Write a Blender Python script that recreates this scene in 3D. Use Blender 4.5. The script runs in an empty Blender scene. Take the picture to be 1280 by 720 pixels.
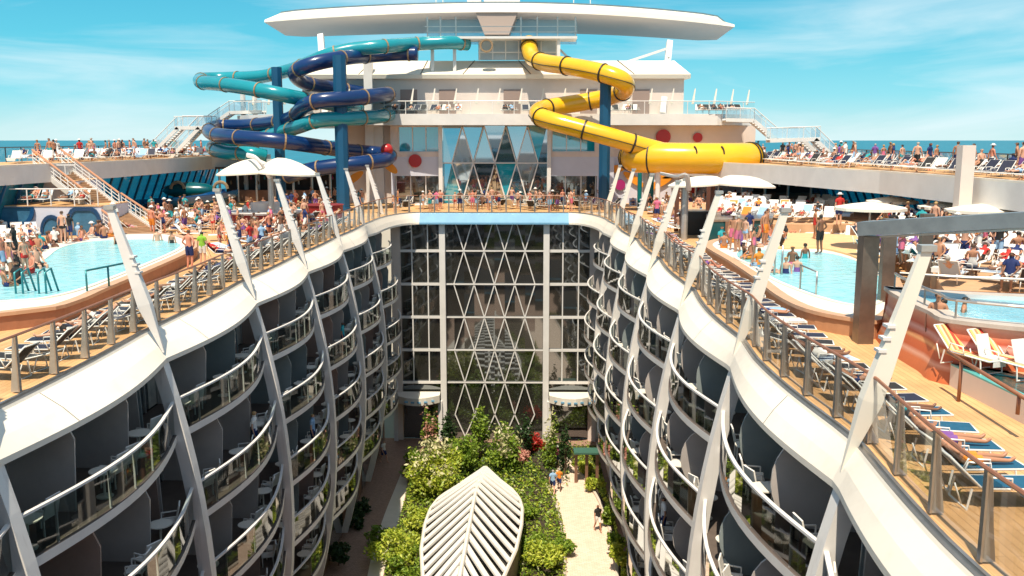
import bpy, math, random
from mathutils import Vector, Matrix
V = Vector
rnd = random.Random(11)
sc = bpy.context.scene
COL = sc.collection
PI = math.pi
def rad(a): return math.radians(a)

# ------------------------------------------------------------ camera
FPX = 1150.0
CAM = V((2.5, 0.0, 6.0))
PITCH = math.atan(185/FPX); YAW = math.atan(15/FPX)
cam = bpy.data.cameras.new('camera'); cam.lens = 36*FPX/1280; cam.sensor_width = 36
cam.clip_start = 0.1; cam.clip_end = 90000
camo = bpy.data.objects.new('camera', cam); COL.objects.link(camo)
camo.location = CAM; camo.rotation_euler = (PI/2-PITCH, 0, YAW)
sc.camera = camo
CR = camo.rotation_euler.to_matrix()
def ray(u, v): return CR @ V(((u-640)/FPX, (360-v)/FPX, -1))
def W(u, v, Y):                      # pixel of the 1280x720 photo -> point on the plane y = Y
    d = ray(u, v); return CAM + d*(Y/d.y)
def G(u, v, z=0.0):                  # pixel -> point at height z
    d = ray(u, v); return CAM + d*((z-6.0)/d.z)
def pix(p):
    q = CR.transposed() @ (V(p)-CAM)
    return (640+FPX*q.x/-q.z, 360-FPX*q.y/-q.z)

# ------------------------------------------------------------ render / world / sun
sc.view_settings.view_transform = 'Standard'; sc.view_settings.look = 'None'
sc.view_settings.gamma = 1; sc.view_settings.exposure = 0.42
sc.cycles.use_denoising = True
sc.cycles.max_bounces = 6; sc.cycles.diffuse_bounces = 4; sc.cycles.glossy_bounces = 3
sc.cycles.transmission_bounces = 4; sc.cycles.transparent_max_bounces = 24
sc.cycles.caustics_reflective = False; sc.cycles.caustics_refractive = False
SUN = V((-0.09, -0.42, 0.90)).normalized()
sun = bpy.data.lights.new('sun', 'SUN'); sun.energy = 5.0; sun.angle = rad(0.5); sun.color = (1, .885, .70)
suno = bpy.data.objects.new('sun', sun); COL.objects.link(suno)
suno.rotation_euler = SUN.to_track_quat('Z', 'Y').to_euler()
w = bpy.data.worlds.new('World'); sc.world = w; w.use_nodes = True
nt = w.node_tree; nt.nodes.clear()
def N(t, **k):
    n = nt.nodes.new(t)
    for a, b in k.items(): setattr(n, a, b)
    return n
sky = N('ShaderNodeTexSky'); sky.sky_type = 'NISHITA'; sky.sun_disc = False
sky.sun_elevation = math.asin(SUN.z); sky.sun_rotation = math.atan2(SUN.x, SUN.y)
sky.air_density = 1.2; sky.dust_density = 0.6; sky.ozone_density = 1.0
bg = N('ShaderNodeBackground'); bg.inputs[1].default_value = 0.10
out = N('ShaderNodeOutputWorld')
tc = N('ShaderNodeTexCoord'); sep = N('ShaderNodeSeparateXYZ')
nt.links.new(tc.outputs['Generated'], sep.inputs[0])
add = N('ShaderNodeMath', operation='ADD'); add.inputs[1].default_value = 0.22
nt.links.new(sep.outputs['Z'], add.inputs[0])
dx = N('ShaderNodeMath', operation='DIVIDE'); dy = N('ShaderNodeMath', operation='DIVIDE')
nt.links.new(sep.outputs['X'], dx.inputs[0]); nt.links.new(add.outputs[0], dx.inputs[1])
nt.links.new(sep.outputs['Y'], dy.inputs[0]); nt.links.new(add.outputs[0], dy.inputs[1])
cmb = N('ShaderNodeCombineXYZ'); zq = N('ShaderNodeMath', operation='MULTIPLY'); zq.inputs[1].default_value = 4.5; nt.links.new(sep.outputs['Z'], zq.inputs[0]); nt.links.new(sep.outputs['X'], cmb.inputs[0]); nt.links.new(zq.outputs[0], cmb.inputs[1]); nt.links.new(sep.outputs['Y'], cmb.inputs[2])
mp = N('ShaderNodeMapping'); mp.inputs['Scale'].default_value = (1.5, 2.2, 1); mp.inputs['Rotation'].default_value = (0, 0, rad(14))
mp.inputs['Location'].default_value = (0.4, 2.3, 0)
nt.links.new(cmb.outputs[0], mp.inputs[0])
nz = N('ShaderNodeTexNoise'); nz.inputs['Scale'].default_value = 1.9; nz.inputs['Detail'].default_value = 7
nz.inputs['Roughness'].default_value = 0.55; nz.inputs['Distortion'].default_value = 0.7
nt.links.new(mp.outputs[0], nz.inputs[0])
rp = N('ShaderNodeValToRGB'); rp.color_ramp.elements[0].position = 0.42; rp.color_ramp.elements[1].position = 0.66
rp.color_ramp.elements[0].color = (0, 0, 0, 1); rp.color_ramp.elements[1].color = (.55, .55, .55, 1)
nt.links.new(nz.outputs['Fac'], rp.inputs[0])
tint = N('ShaderNodeMix', data_type='RGBA', blend_type='MULTIPLY'); tint.inputs[0].default_value = 1
SKYT = tint
tint.inputs[7].default_value = (0.95, 0.95, 0.88, 1)
nt.links.new(sky.outputs[0], tint.inputs[6])
cl = N('ShaderNodeMix', data_type='RGBA'); cl.inputs[7].default_value = (6.6, 7.6, 7.9, 1)
el = N('ShaderNodeValToRGB'); el.color_ramp.elements[0].position = 0.0; el.color_ramp.elements[0].color = (.46, .66, .68, 1)
for p_, c_ in ((.012, (.40, .63, .66)), (.045, (.19, .56, .66)), (.10, (.07, .45, .60)), (.16, (.045, .36, .54)), (.30, (.06, .30, .55))):
    q = el.color_ramp.elements.new(p_); q.color = (*c_, 1)
el.color_ramp.elements[-1].position = .32; el.color_ramp.elements[-1].color = (.08, .28, .52, 1)
nt.links.new(sep.outputs['Z'], el.inputs[0])
sca = N('ShaderNodeMix', data_type='RGBA', blend_type='MULTIPLY'); sca.inputs[0].default_value = 1; sca.inputs[7].default_value = (10.6, 10.6, 10.6, 1); sca.clamp_result = False
nt.links.new(el.outputs[0], sca.inputs[6])
mr = N('ShaderNodeMapRange'); mr.inputs['From Min'].default_value = .16; mr.inputs['From Max'].default_value = .42; mr.inputs['To Min'].default_value = .92; mr.inputs['To Max'].default_value = .12
nt.links.new(sep.outputs['Z'], mr.inputs['Value'])
mm = N('ShaderNodeMix', data_type='RGBA'); nt.links.new(mr.outputs[0], mm.inputs[0]); nt.links.new(tint.outputs[2], mm.inputs[6]); nt.links.new(sca.outputs[2], mm.inputs[7])
nt.links.new(rp.outputs[0], cl.inputs[0]); nt.links.new(mm.outputs[2], cl.inputs[6])
nt.links.new(cl.outputs[2], bg.inputs[0]); nt.links.new(bg.outputs[0], out.inputs[0])

# ------------------------------------------------------------ materials
MATS = {}
def mat(name, col, rough=.6, metal=0., var=.0, vs=1.5, bump=0., bs=8., spec=.5, col2=None, coat=0.):
    if name in MATS: return MATS[name]
    m = bpy.data.materials.new(name); m.use_nodes = True; n = m.node_tree.nodes; l = m.node_tree.links
    b = n['Principled BSDF']; b.inputs['Roughness'].default_value = rough; b.inputs['Metallic'].default_value = metal
    b.inputs['Base Color'].default_value = (*col, 1); b.inputs['Specular IOR Level'].default_value = spec
    if coat: b.inputs['Coat Weight'].default_value = coat; b.inputs['Coat Roughness'].default_value = .1
    m.diffuse_color = (*col, 1)
    if var or bump:
        t = n.new('ShaderNodeTexCoord')
    if var:
        z = n.new('ShaderNodeTexNoise'); z.inputs['Scale'].default_value = vs; z.inputs['Detail'].default_value = 6
        z.inputs['Roughness'].default_value = .62
        l.new(t.outputs['Object'], z.inputs[0])
        r = n.new('ShaderNodeValToRGB'); r.color_ramp.elements[0].position = .34; r.color_ramp.elements[1].position = .66
        a = col2 or tuple(c*(1-var) for c in col)
        r.color_ramp.elements[0].color = (*a, 1); r.color_ramp.elements[1].color = (*col, 1)
        l.new(z.outputs[0], r.inputs[0]); l.new(r.outputs[0], b.inputs['Base Color'])
    if bump:
        z = n.new('ShaderNodeTexNoise'); z.inputs['Scale'].default_value = bs; z.inputs['Detail'].default_value = 5
        l.new(t.outputs['Object'], z.inputs[0])
        q = n.new('ShaderNodeBump'); q.inputs['Strength'].default_value = bump; q.inputs['Distance'].default_value = .05
        l.new(z.outputs[0], q.inputs['Height']); l.new(q.outputs[0], b.inputs['Normal'])
    MATS[name] = m; return m
def glass(name, tint, refl=.12, rough=.02, opacity=0., fm=.38):
    m = bpy.data.materials.new(name); m.use_nodes = True; n = m.node_tree.nodes; l = m.node_tree.links
    n.clear(); o = n.new('ShaderNodeOutputMaterial'); t = n.new('ShaderNodeBsdfTransparent'); t.inputs[0].default_value = (*tint, 1)
    g = n.new('ShaderNodeBsdfGlossy'); g.inputs['Roughness'].default_value = rough
    lw = n.new('ShaderNodeFresnel'); lw.inputs[0].default_value = 1.45
    ad = n.new('ShaderNodeMath'); ad.operation = 'MULTIPLY_ADD'; ad.inputs[1].default_value = fm; ad.inputs[2].default_value = refl*.3; ad.use_clamp = True
    l.new(lw.outputs[0], ad.inputs[0])
    mx = n.new('ShaderNodeMixShader'); l.new(ad.outputs[0], mx.inputs[0]); l.new(t.outputs[0], mx.inputs[1]); l.new(g.outputs[0], mx.inputs[2])
    last = mx
    if opacity:
        d = n.new('ShaderNodeBsdfDiffuse'); d.inputs[0].default_value = (*tint, 1)
        m2 = n.new('ShaderNodeMixShader'); m2.inputs[0].default_value = opacity
        l.new(mx.outputs[0], m2.inputs[1]); l.new(d.outputs[0], m2.inputs[2]); last = m2
    l.new(last.outputs[0], o.inputs[0]); MATS[name] = m; return m
def mirror_glass(name, base, refl, rough=.03):
    m = bpy.data.materials.new(name); m.use_nodes = True; n = m.node_tree.nodes; l = m.node_tree.links
    b = n['Principled BSDF']; b.inputs['Base Color'].default_value = (*base, 1); b.inputs['Roughness'].default_value = .1
    g = n.new('ShaderNodeBsdfGlossy'); g.inputs['Roughness'].default_value = rough; g.inputs[0].default_value = (.8, .9, 1, 1)
    t = n.new('ShaderNodeTexCoord'); z = n.new('ShaderNodeTexNoise'); z.inputs['Scale'].default_value = .5; q = n.new('ShaderNodeBump')
    q.inputs['Strength'].default_value = .03; l.new(t.outputs['Object'], z.inputs[0]); l.new(z.outputs[0], q.inputs['Height']); l.new(q.outputs[0], g.inputs['Normal'])
    mx = n.new('ShaderNodeMixShader'); mx.inputs[0].default_value = refl
    l.new(b.outputs[0], mx.inputs[1]); l.new(g.outputs[0], mx.inputs[2]); l.new(mx.outputs[0], n['Material Output'].inputs[0])
    MATS[name] = m; return m

white = mat('white_paint', (.80, .75, .66), .38, var=.07, vs=.45)
white2 = mat('offwhite_steel', (.74, .72, .70), .4, var=.10, vs=.8)
coam_m = mat('coaming_paint', (.90, .815, .70), .42, var=.05, vs=.35)
def grime(m, amt=.22, sx=3.0, sz=.25):
    n = m.node_tree.nodes; l = m.node_tree.links; b = n['Principled BSDF']; src = b.inputs['Base Color'].links[0].from_socket
    t = n.new('ShaderNodeTexCoord'); mp_ = n.new('ShaderNodeMapping'); mp_.inputs['Scale'].default_value = (sx, sx, sz); l.new(t.outputs['Object'], mp_.inputs[0])
    z = n.new('ShaderNodeTexNoise'); z.inputs['Scale'].default_value = 1.0; z.inputs['Detail'].default_value = 8; z.inputs['Roughness'].default_value = .7; l.new(mp_.outputs[0], z.inputs[0])
    r = n.new('ShaderNodeValToRGB'); r.color_ramp.elements[0].position = .52; r.color_ramp.elements[1].position = .78; r.color_ramp.elements[0].color = (0, 0, 0, 1); r.color_ramp.elements[1].color = (amt, amt, amt, 1); l.new(z.outputs[0], r.inputs[0])
    mx = n.new('ShaderNodeMix'); mx.data_type = 'RGBA'; l.new(r.outputs[0], mx.inputs[0]); l.new(src, mx.inputs[6]); mx.inputs[7].default_value = (.26, .19, .13, 1); l.new(mx.outputs[2], b.inputs['Base Color'])
grime(coam_m, .13, 1.6, 1.6)
rib_m = mat('rib_paint', (.80, .77, .74), .4, var=.08, vs=.7)
cream = mat('cream_wall', (.72, .62, .56), .6, var=.10, vs=.5)
roofm = mat('roof_cream', (.82, .75, .64), .5, var=.05, vs=.4)
lilac = mat('pale_blue_wall', (.60, .62, .72), .6, var=.08, vs=.5)
sill_blue = mat('sky_blue_paint', (.19, .42, .62), .4, var=.16, vs=.9)
steel = mat('brushed_steel', (.52, .49, .46), .32, .85, var=.2, vs=3)
steel_d = mat('steel_post', (.50, .49, .47), .35, .5, var=.15, vs=4)
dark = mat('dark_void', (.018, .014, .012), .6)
dframe = mat('dark_frame', (.05, .045, .04), .4)
brownwall = mat('brown_panel', (.24, .13, .085), .5, var=.3, vs=1.2)
greypanel = mat('grey_screen', (.27, .31, .31), .13, var=.2, vs=.5)
taupe = mat('taupe_screen', (.50, .45, .42), .16, var=.2, vs=.5)
brownpanel = mat('brown_screen', (.40, .28, .235), .13, var=.25, vs=.5)
curtain = mat('pale_curtain', (.50, .46, .40), .8, var=.4, vs=2.2)
grime(rib_m, .35, 5, .35); grime(cream, .25, 2, .25) if False else None
slabm = mat('slab_white', (.78, .75, .71), .45, var=.1, vs=.9)
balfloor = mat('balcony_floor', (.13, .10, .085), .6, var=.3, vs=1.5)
deck_m = mat('sunny_deck', (.76, .44, .20), .65, var=.25, vs=.6, bump=.15, bs=20)
def planks(m, sx=2.2, amt=.22):
    n = m.node_tree.nodes; l = m.node_tree.links; b = n['Principled BSDF']; src = b.inputs['Base Color'].links[0].from_socket
    t = n.new('ShaderNodeTexCoord'); mp_ = n.new('ShaderNodeMapping'); mp_.inputs['Rotation'].default_value = (0, 0, PI/2); l.new(t.outputs['Object'], mp_.inputs[0])
    k = n.new('ShaderNodeTexBrick'); k.inputs['Scale'].default_value = sx; k.inputs['Color1'].default_value = (1, 1, 1, 1); k.inputs['Color2'].default_value = (1-amt*.6, 1-amt*.6, 1-amt*.6, 1); k.inputs['Mortar'].default_value = (.45, .4, .36, 1); k.inputs['Mortar Size'].default_value = .012; k.inputs['Brick Width'].default_value = 4.0; k.inputs['Row Height'].default_value = .35
    l.new(mp_.outputs[0], k.inputs[0]); mx = n.new('ShaderNodeMix'); mx.data_type = 'RGBA'; mx.blend_type = 'MULTIPLY'; mx.inputs[0].default_value = 1; l.new(src, mx.inputs[6]); l.new(k.outputs[0], mx.inputs[7]); l.new(mx.outputs[2], b.inputs['Base Color'])
planks(deck_m)
teak = mat('teak_deck', (.42, .25, .14), .65, var=.25, vs=2.5)
brick = mat('red_brown_coping', (.40, .17, .09), .6, var=.2, vs=2)
wood = mat('varnished_handrail', (.30, .12, .06), .4, var=.2, vs=5)
pool_w = mat('pool_water', (.36, .74, .80), .08, var=.3, vs=1.7, bump=1.0, bs=2.6, col2=(.22, .64, .74), spec=.35)
teal_w = mat('teal_water', (.05, .33, .40), .08, var=.3, vs=1, bump=.4, bs=4)
dkgreen = mat('dark_teal_panel', (.01, .10, .12), .2, var=.3, vs=.6)
maroon = mat('maroon_counter', (.25, .02, .02), .4, var=.15, vs=2)
s_navy = mat('slide_navy', (.003, .030, .13), .28, var=.25, vs=.6, coat=.3)
s_blue = mat('slide_blue', (.006, .09, .26), .25, var=.15, vs=.6, coat=.5)
s_teal = mat('slide_teal', (.008, .27, .33), .25, var=.12, vs=.6, coat=.5)
s_yel = mat('slide_yellow', (.84, .47, .012), .22, var=.10, vs=.6, coat=.5)
pil_blue = mat('pillar_blue', (.002, .075, .17), .5, var=.1, vs=1)
gold = mat('flange_tan', (.30, .20, .11), .5)
black = mat('flange_black', (.02, .018, .015), .5)
canvas_m = mat('canvas_cream', (.80, .73, .62), .8, var=.04, vs=1.5)
red_m = mat('red_gloss', (.42, .02, .02), .3)
orange_m = mat('orange_gloss', (.75, .28, .02), .35)
magenta_m = mat('magenta_gloss', (.35, .02, .14), .35)
railglass = glass('rail_glass', (.90, .93, .92), .10)
balglass = glass('balcony_glass', (.52, .64, .62), .35, fm=.8)
screen_g = glass('blue_windscreen', (.05, .36, .50), .25, opacity=.35)
stair_g = glass('pale_screen', (.70, .85, .92), .25, opacity=.25)
farglass = mirror_glass('dark_window_glass', (.028, .027, .022), .22)
doorglass = mirror_glass('door_glass', (.055, .065, .065), .28)
blueglass = mirror_glass('blue_window_glass', (.0, .34, .46), .22)
tealglass = mirror_glass('facade_blue_glass', (.006, .11, .16), .5)
rib_dark = mat('frame_bronze', (.24, .19, .155), .38, .7, var=.3, vs=2)

# ------------------------------------------------------------ mesh building
class MB:
    def __init__(s): s.v = []; s.f = []; s.m = []
    def add(s, vs, fs, mi=0):
        o = len(s.v); s.v += [tuple(p) for p in vs]; s.f += [tuple(i+o for i in f) for f in fs]; s.m += [mi]*len(fs)
    def face(s, pts, mi=0): s.add(pts, [tuple(range(len(pts)))], mi)
    def box(s, c, d, rz=0, mi=0, M=None):
        x, y, z = d[0]/2, d[1]/2, d[2]/2
        m = M or Matrix.Rotation(rz, 3, 'Z')
        c = V(c)
        vs = [c + m @ V((a*x, b*y, e*z)) for a in (-1, 1) for b in (-1, 1) for e in (-1, 1)]
        s.add(vs, [(0,1,3,2),(4,6,7,5),(0,4,5,1),(2,3,7,6),(0,2,6,4),(1,5,7,3)], mi)
    def bar(s, a, b, w, h, mi=0, up=(0, 0, 1), w2=None, h2=None):
        a = V(a); b = V(b); d = (b-a)
        if d.length < 1e-6: return
        d.normalize(); u = V(up)
        sx = d.cross(u)
        if sx.length < 1e-3: sx = d.cross(V((0, 1, 0)))
        sx.normalize(); uz = sx.cross(d)
        w2 = w if w2 is None else w2; h2 = h if h2 is None else h2
        vs = []
        for p, ww, hh in ((a, w, h), (b, w2, h2)):
            for i, j in ((-1,-1),(1,-1),(1,1),(-1,1)): vs.append(p + sx*(i*ww/2) + uz*(j*hh/2))
        s.add(vs, [(3,2,1,0),(4,5,6,7),(0,1,5,4),(1,2,6,5),(2,3,7,6),(3,0,4,7)], mi)
    def tube(s, path, r, n=8, mi=0, caps=True, sy=1.0):
        path = [V(p) for p in path]; k = len(path)
        rs = r if isinstance(r, (list, tuple)) else [r]*k
        t0 = (path[1]-path[0]).normalized(); up = V((0, 0, 1))
        if abs(t0.dot(up)) > .9: up = V((0, 1, 0))
        nx = t0.cross(up).normalized(); vs = []
        for i, p in enumerate(path):
            t = ((path[min(i+1, k-1)]-path[max(i-1, 0)])).normalized()
            nx = (nx - t*nx.dot(t)).normalized(); ny = t.cross(nx)
            for j in range(n):
                a = 2*PI*j/n; vs.append(p + nx*(math.cos(a)*rs[i]) + ny*(math.sin(a)*rs[i]*sy))
        fs = [(i*n+j, i*n+(j+1) % n, (i+1)*n+(j+1) % n, (i+1)*n+j) for i in range(k-1) for j in range(n)]
        if caps: fs += [tuple(range(n-1, -1, -1)), tuple((k-1)*n+j for j in range(n))]
        s.add(vs, fs, mi)
    def strips(s, rails, mi=0, closed=False):
        n = len(rails[0]); k = len(rails); vs = [p for r in rails for p in r]; fs = []
        for i in range(k if closed else k-1):
            a = i*n; b = ((i+1) % k)*n
            fs += [(a+j, a+j+1, b+j+1, b+j) for j in range(n-1)]
        s.add(vs, fs, mi)
    def prism(s, poly, z0, z1, mi=0, mtop=None):
        n = len(poly)
        vs = [(p[0], p[1], z0) for p in poly] + [(p[0], p[1], z1) for p in poly]
        s.add(vs, [(i, (i+1) % n, n+(i+1) % n, n+i) for i in range(n)], mi)
        s.add(vs[:n], [tuple(range(n-1, -1, -1))], mi)
        s.add(vs[n:], [tuple(range(n))], mi if mtop is None else mtop)
    def lathe(s, prof, c, n=16, mi=0):
        c = V(c); vs = []
        for r, z in prof:
            for j in range(n): a = 2*PI*j/n; vs.append(c+V((r*math.cos(a), r*math.sin(a), z)))
        k = len(prof)
        s.add(vs, [(i*n+j, i*n+(j+1) % n, (i+1)*n+(j+1) % n, (i+1)*n+j) for i in range(k-1) for j in range(n)], mi)
        s.add(vs[:n], [tuple(range(n-1, -1, -1))], mi); s.add(vs[-n:], [tuple(range(n))], mi)
    def ball(s, c, r, n=10, mi=0, sc_=(1, 1, 1)):
        prof = []
        vs = []; c = V(c); m = n//2
        for i in range(m+1):
            th = PI*(i/m*.94+.03)
            for j in range(n):
                a = 2*PI*j/n; vs.append(c+V((r*sc_[0]*math.sin(th)*math.cos(a), r*sc_[1]*math.sin(th)*math.sin(a), r*sc_[2]*math.cos(th))))
        fs = [((i+1)*n+j, (i+1)*n+(j+1) % n, i*n+(j+1) % n, i*n+j) for i in range(m) for j in range(n)]
        fs += [tuple(range(n)), tuple(m*n+j for j in range(n-1, -1, -1))]
        s.add(vs, fs, mi)
    def build(s, name, mats, parent=None, smooth=False, data_only=False, loc=None):
        off = V((0, 0, 0)); q = parent
        while q is not None: off = off + q.location; q = q.parent
        if loc is not None: off = V(loc)
        me = bpy.data.meshes.new(name)
        me.from_pydata([(p[0]-off.x, p[1]-off.y, p[2]-off.z) for p in s.v], [], s.f)
        if not isinstance(mats, (list, tuple)): mats = [mats]
        for m in mats: me.materials.append(m)
        if len(mats) > 1: me.polygons.foreach_set('material_index', [min(i, len(mats)-1) for i in s.m])
        if smooth: me.polygons.foreach_set('use_smooth', [True]*len(me.polygons))
        me.update()
        if data_only: return me
        o = bpy.data.objects.new(name, me); COL.objects.link(o); o.parent = parent
        if loc is not None and parent is None: o.location = loc
        return o
def tag(o, label, cat, group=None):
    o['label'] = label; o['category'] = cat
    if group: o['group'] = group
    return o
def thing(name, label, cat, loc=(0, 0, 0), rz=0, group=None):
    o = bpy.data.objects.new(name, None); COL.objects.link(o); o.location = loc; o.rotation_euler = (0, 0, rz)
    o.empty_display_size = .2
    return tag(o, label, cat, group)
def struct(o): o['kind'] = 'structure'; return o
def copy_tree(o, loc=None, rz=None, parent=None):
    c = o.copy(); COL.objects.link(c)
    if parent is not None: c.parent = parent
    if loc is not None: c.location = loc
    if rz is not None: c.rotation_euler = (0, 0, rz)
    for ch in list(o.children): copy_tree(ch, parent=c)
    return c
def smoothpath(pts, n=6):
    pts = [V(p) for p in pts]; P = [pts[0]*2-pts[1]]+pts+[pts[-1]*2-pts[-2]]; o = []
    for i in range(1, len(P)-2):
        p0, p1, p2, p3 = P[i-1], P[i], P[i+1], P[i+2]
        for k in range(n):
            t = k/n; o.append(.5*((2*p1)+(p2-p0)*t+(2*p0-5*p1+4*p2-p3)*t*t+(3*p1-p0-3*p2+p3)*t**3))
    o.append(P[-2]); return o
def lerp(tab, y):
    if y <= tab[0][0]: return tab[0][1]
    for (a, p), (b, q) in zip(tab, tab[1:]):
        if y <= b: return p+(q-p)*(y-a)/(b-a)
    return tab[-1][1]
# ============================================================ SEA
SEA = -38.0
m = mat('sea_water', (.003, .20, .28), .35, var=.5, vs=.02, bump=.6, bs=.25, col2=(.001, .11, .17), spec=.2)
b = MB(); b.face([(-45000, -3000, SEA), (45000, -3000, SEA), (45000, 85000, SEA), (-45000, 85000, SEA)])
for nd in m.node_tree.nodes:
    if nd.type == 'BUMP': nd.inputs['Distance'].default_value = 1.2
struct(b.build('sea', m))

# ============================================================ the rims of the open well
RIBS = {-1: [-.6, 9.1, 18.8, 28.2, 38.2, 47.6, 57.0, 66.2, 75.2], 1: [-1.2, 8.2, 17.7, 27.4, 36.8, 46.6, 56.2, 65.6, 75.0]}
WT = {-1: [(0, 9.4), (20, 9.5), (28.7, 9.55), (40, 9.65), (53, 9.35), (62, 9.1), (69, 8.95)],
      1: [(0, 9.1), (13, 9.05), (19, 9.2), (25, 9.05), (39.4, 9.4), (55, 9.4), (69, 8.95)]}
def bay(y, s):
    R = RIBS[s]
    for a, c in zip(R, R[1:]):
        if a <= y <= c: return (y-a)/(c-a)
    return 0
def bulge(y, s): return math.sin(PI*bay(y, s))
def WB(y, s): return lerp(WT[s], y) - (.12 if s < 0 else .22)*(bulge(y, s)-.5)
def LE(y, s): return 8.78-.48*bulge(y, s)
ys = [i*.47 for i in range(int(69/.47)+1)]
def rim_path(s, dz=0., fn=WB, inset=0., far=77.0):
    p = [V((s*(fn(y, s)+inset), y, dz)) for y in ys]
    x0 = fn(ys[-1], s)+inset; x1 = 6.25; n = 14
    yf = far+inset; y0 = ys[-1]
    for i in range(1, n+1):            # rounded corner
        a = i/n*PI/2; p.append(V((s*(x1+(x0-x1)*math.cos(a)), y0+(yf-y0)*math.sin(a), dz)))
    return p
def both(fn, dz, inset, far):
    L = rim_path(-1, dz, fn, inset, far); R_ = rim_path(1, dz, fn, inset, far)
    return L, R_
sides = {-1: 'port', 1: 'starboard'}
coam = {}
for s in (-1, 1):
    t = thing('rim_coaming', 'broad white coaming curving along the %s edge of the open well' % ('pool bar side' if s < 0 else 'whirlpool side'), 'coaming', (s*9, 40, 0), group='coamings round the open well')
    b = MB()
    A = rim_path(s, -.03, WB, -.13, 77); B = rim_path(s, -.10, WB, -.16, 77)
    Lo = rim_path(s, -.80, LE, 0, 76.55); Lo2 = [V((p.x, p.y, -.95)) for p in Lo]; Bk = [V((p.x+s*1.5*(1 if abs(p.y) < 70 else .2), p.y+(0 if p.y < 70 else 1.0), -1.0)) for p in Lo]
    Mid = [(p*.42+q*.58)+V((0, 0, .05)) for p, q in zip(B, Lo)]
    b.strips([A, B, Mid, Lo, Lo2, Bk])
    o = b.build('coaming_skin', coam_m, t, smooth=False)
    b = MB()
    b.strips([rim_path(s, .0, WB, .05, 77), rim_path(s, .05, WB, .02, 77), rim_path(s, .05, WB, -.05, 77), rim_path(s, -.02, WB, -.055, 77), rim_path(s, -.025, WB, -.125, 77)])
    b.build('gutter_trim', steel, t)
    b = MB()                             # panel joints
    for i in range(6, len(B), 20):
        b.strips([[B[i]+V((0, -.012, .006)), Mid[i]+V((0, -.012, .006)), Lo[i]+V((0, -.012, .006))], [B[i]+V((0, .012, .006)), Mid[i]+V((0, .012, .006)), Lo[i]+V((0, .012, .006))]])
    b.build('panel_joint', dframe, t)
t = thing('cross_coaming', 'sky blue coaming spanning the far end of the open well', 'coaming', (0, 77, 0))
b = MB(); b.strips([[V((x, y, z)) for x in (-6.24, 6.24)] for y, z in ((77, -.03), (76.86, -.1), (76.55, -.8), (76.55, -.95), (77.4, -1))]); b.build('coaming_skin', sill_blue, t)
b = MB(); b.box((0, 77, .02), (12.4, .08, .06)); b.build('gutter_trim', steel, t)

# decks as one sheet each side
for s in (-1, 1):
    b = MB(); A = rim_path(s, 0, WB, .03, 77.03)
    Bp = [V((s*31, p.y if p.y < 69 else 69+(p.y-69)*1.0, 0)) for p in A]
    b.strips([A, Bp] if s > 0 else [Bp, A])
    A2 = [V((p.x, p.y, -.9)) for p in A]; B2 = [V((p.x, p.y, -.9)) for p in Bp]
    struct(b.build('pool_deck', deck_m))
b = MB(); b.face([(-31, 77.03, 0), (31, 77.03, 0), (31, 110, 0), (-31, 110, 0)]); struct(b.build('aft_deck', deck_m))
b = MB()
for s in (-1, 1): b.strips([[V((s*31, y, z)) for y in (-5, 130)] for z in (-.1, -3, SEA)])
b.face([(-31, 130, 1), (31, 130, 1), (31, 130, SEA), (-31, 130, SEA)])
o = b.build('ship_hull', white); tag(o, 'white hull sides of the ship dropping to the sea', 'hull')

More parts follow.
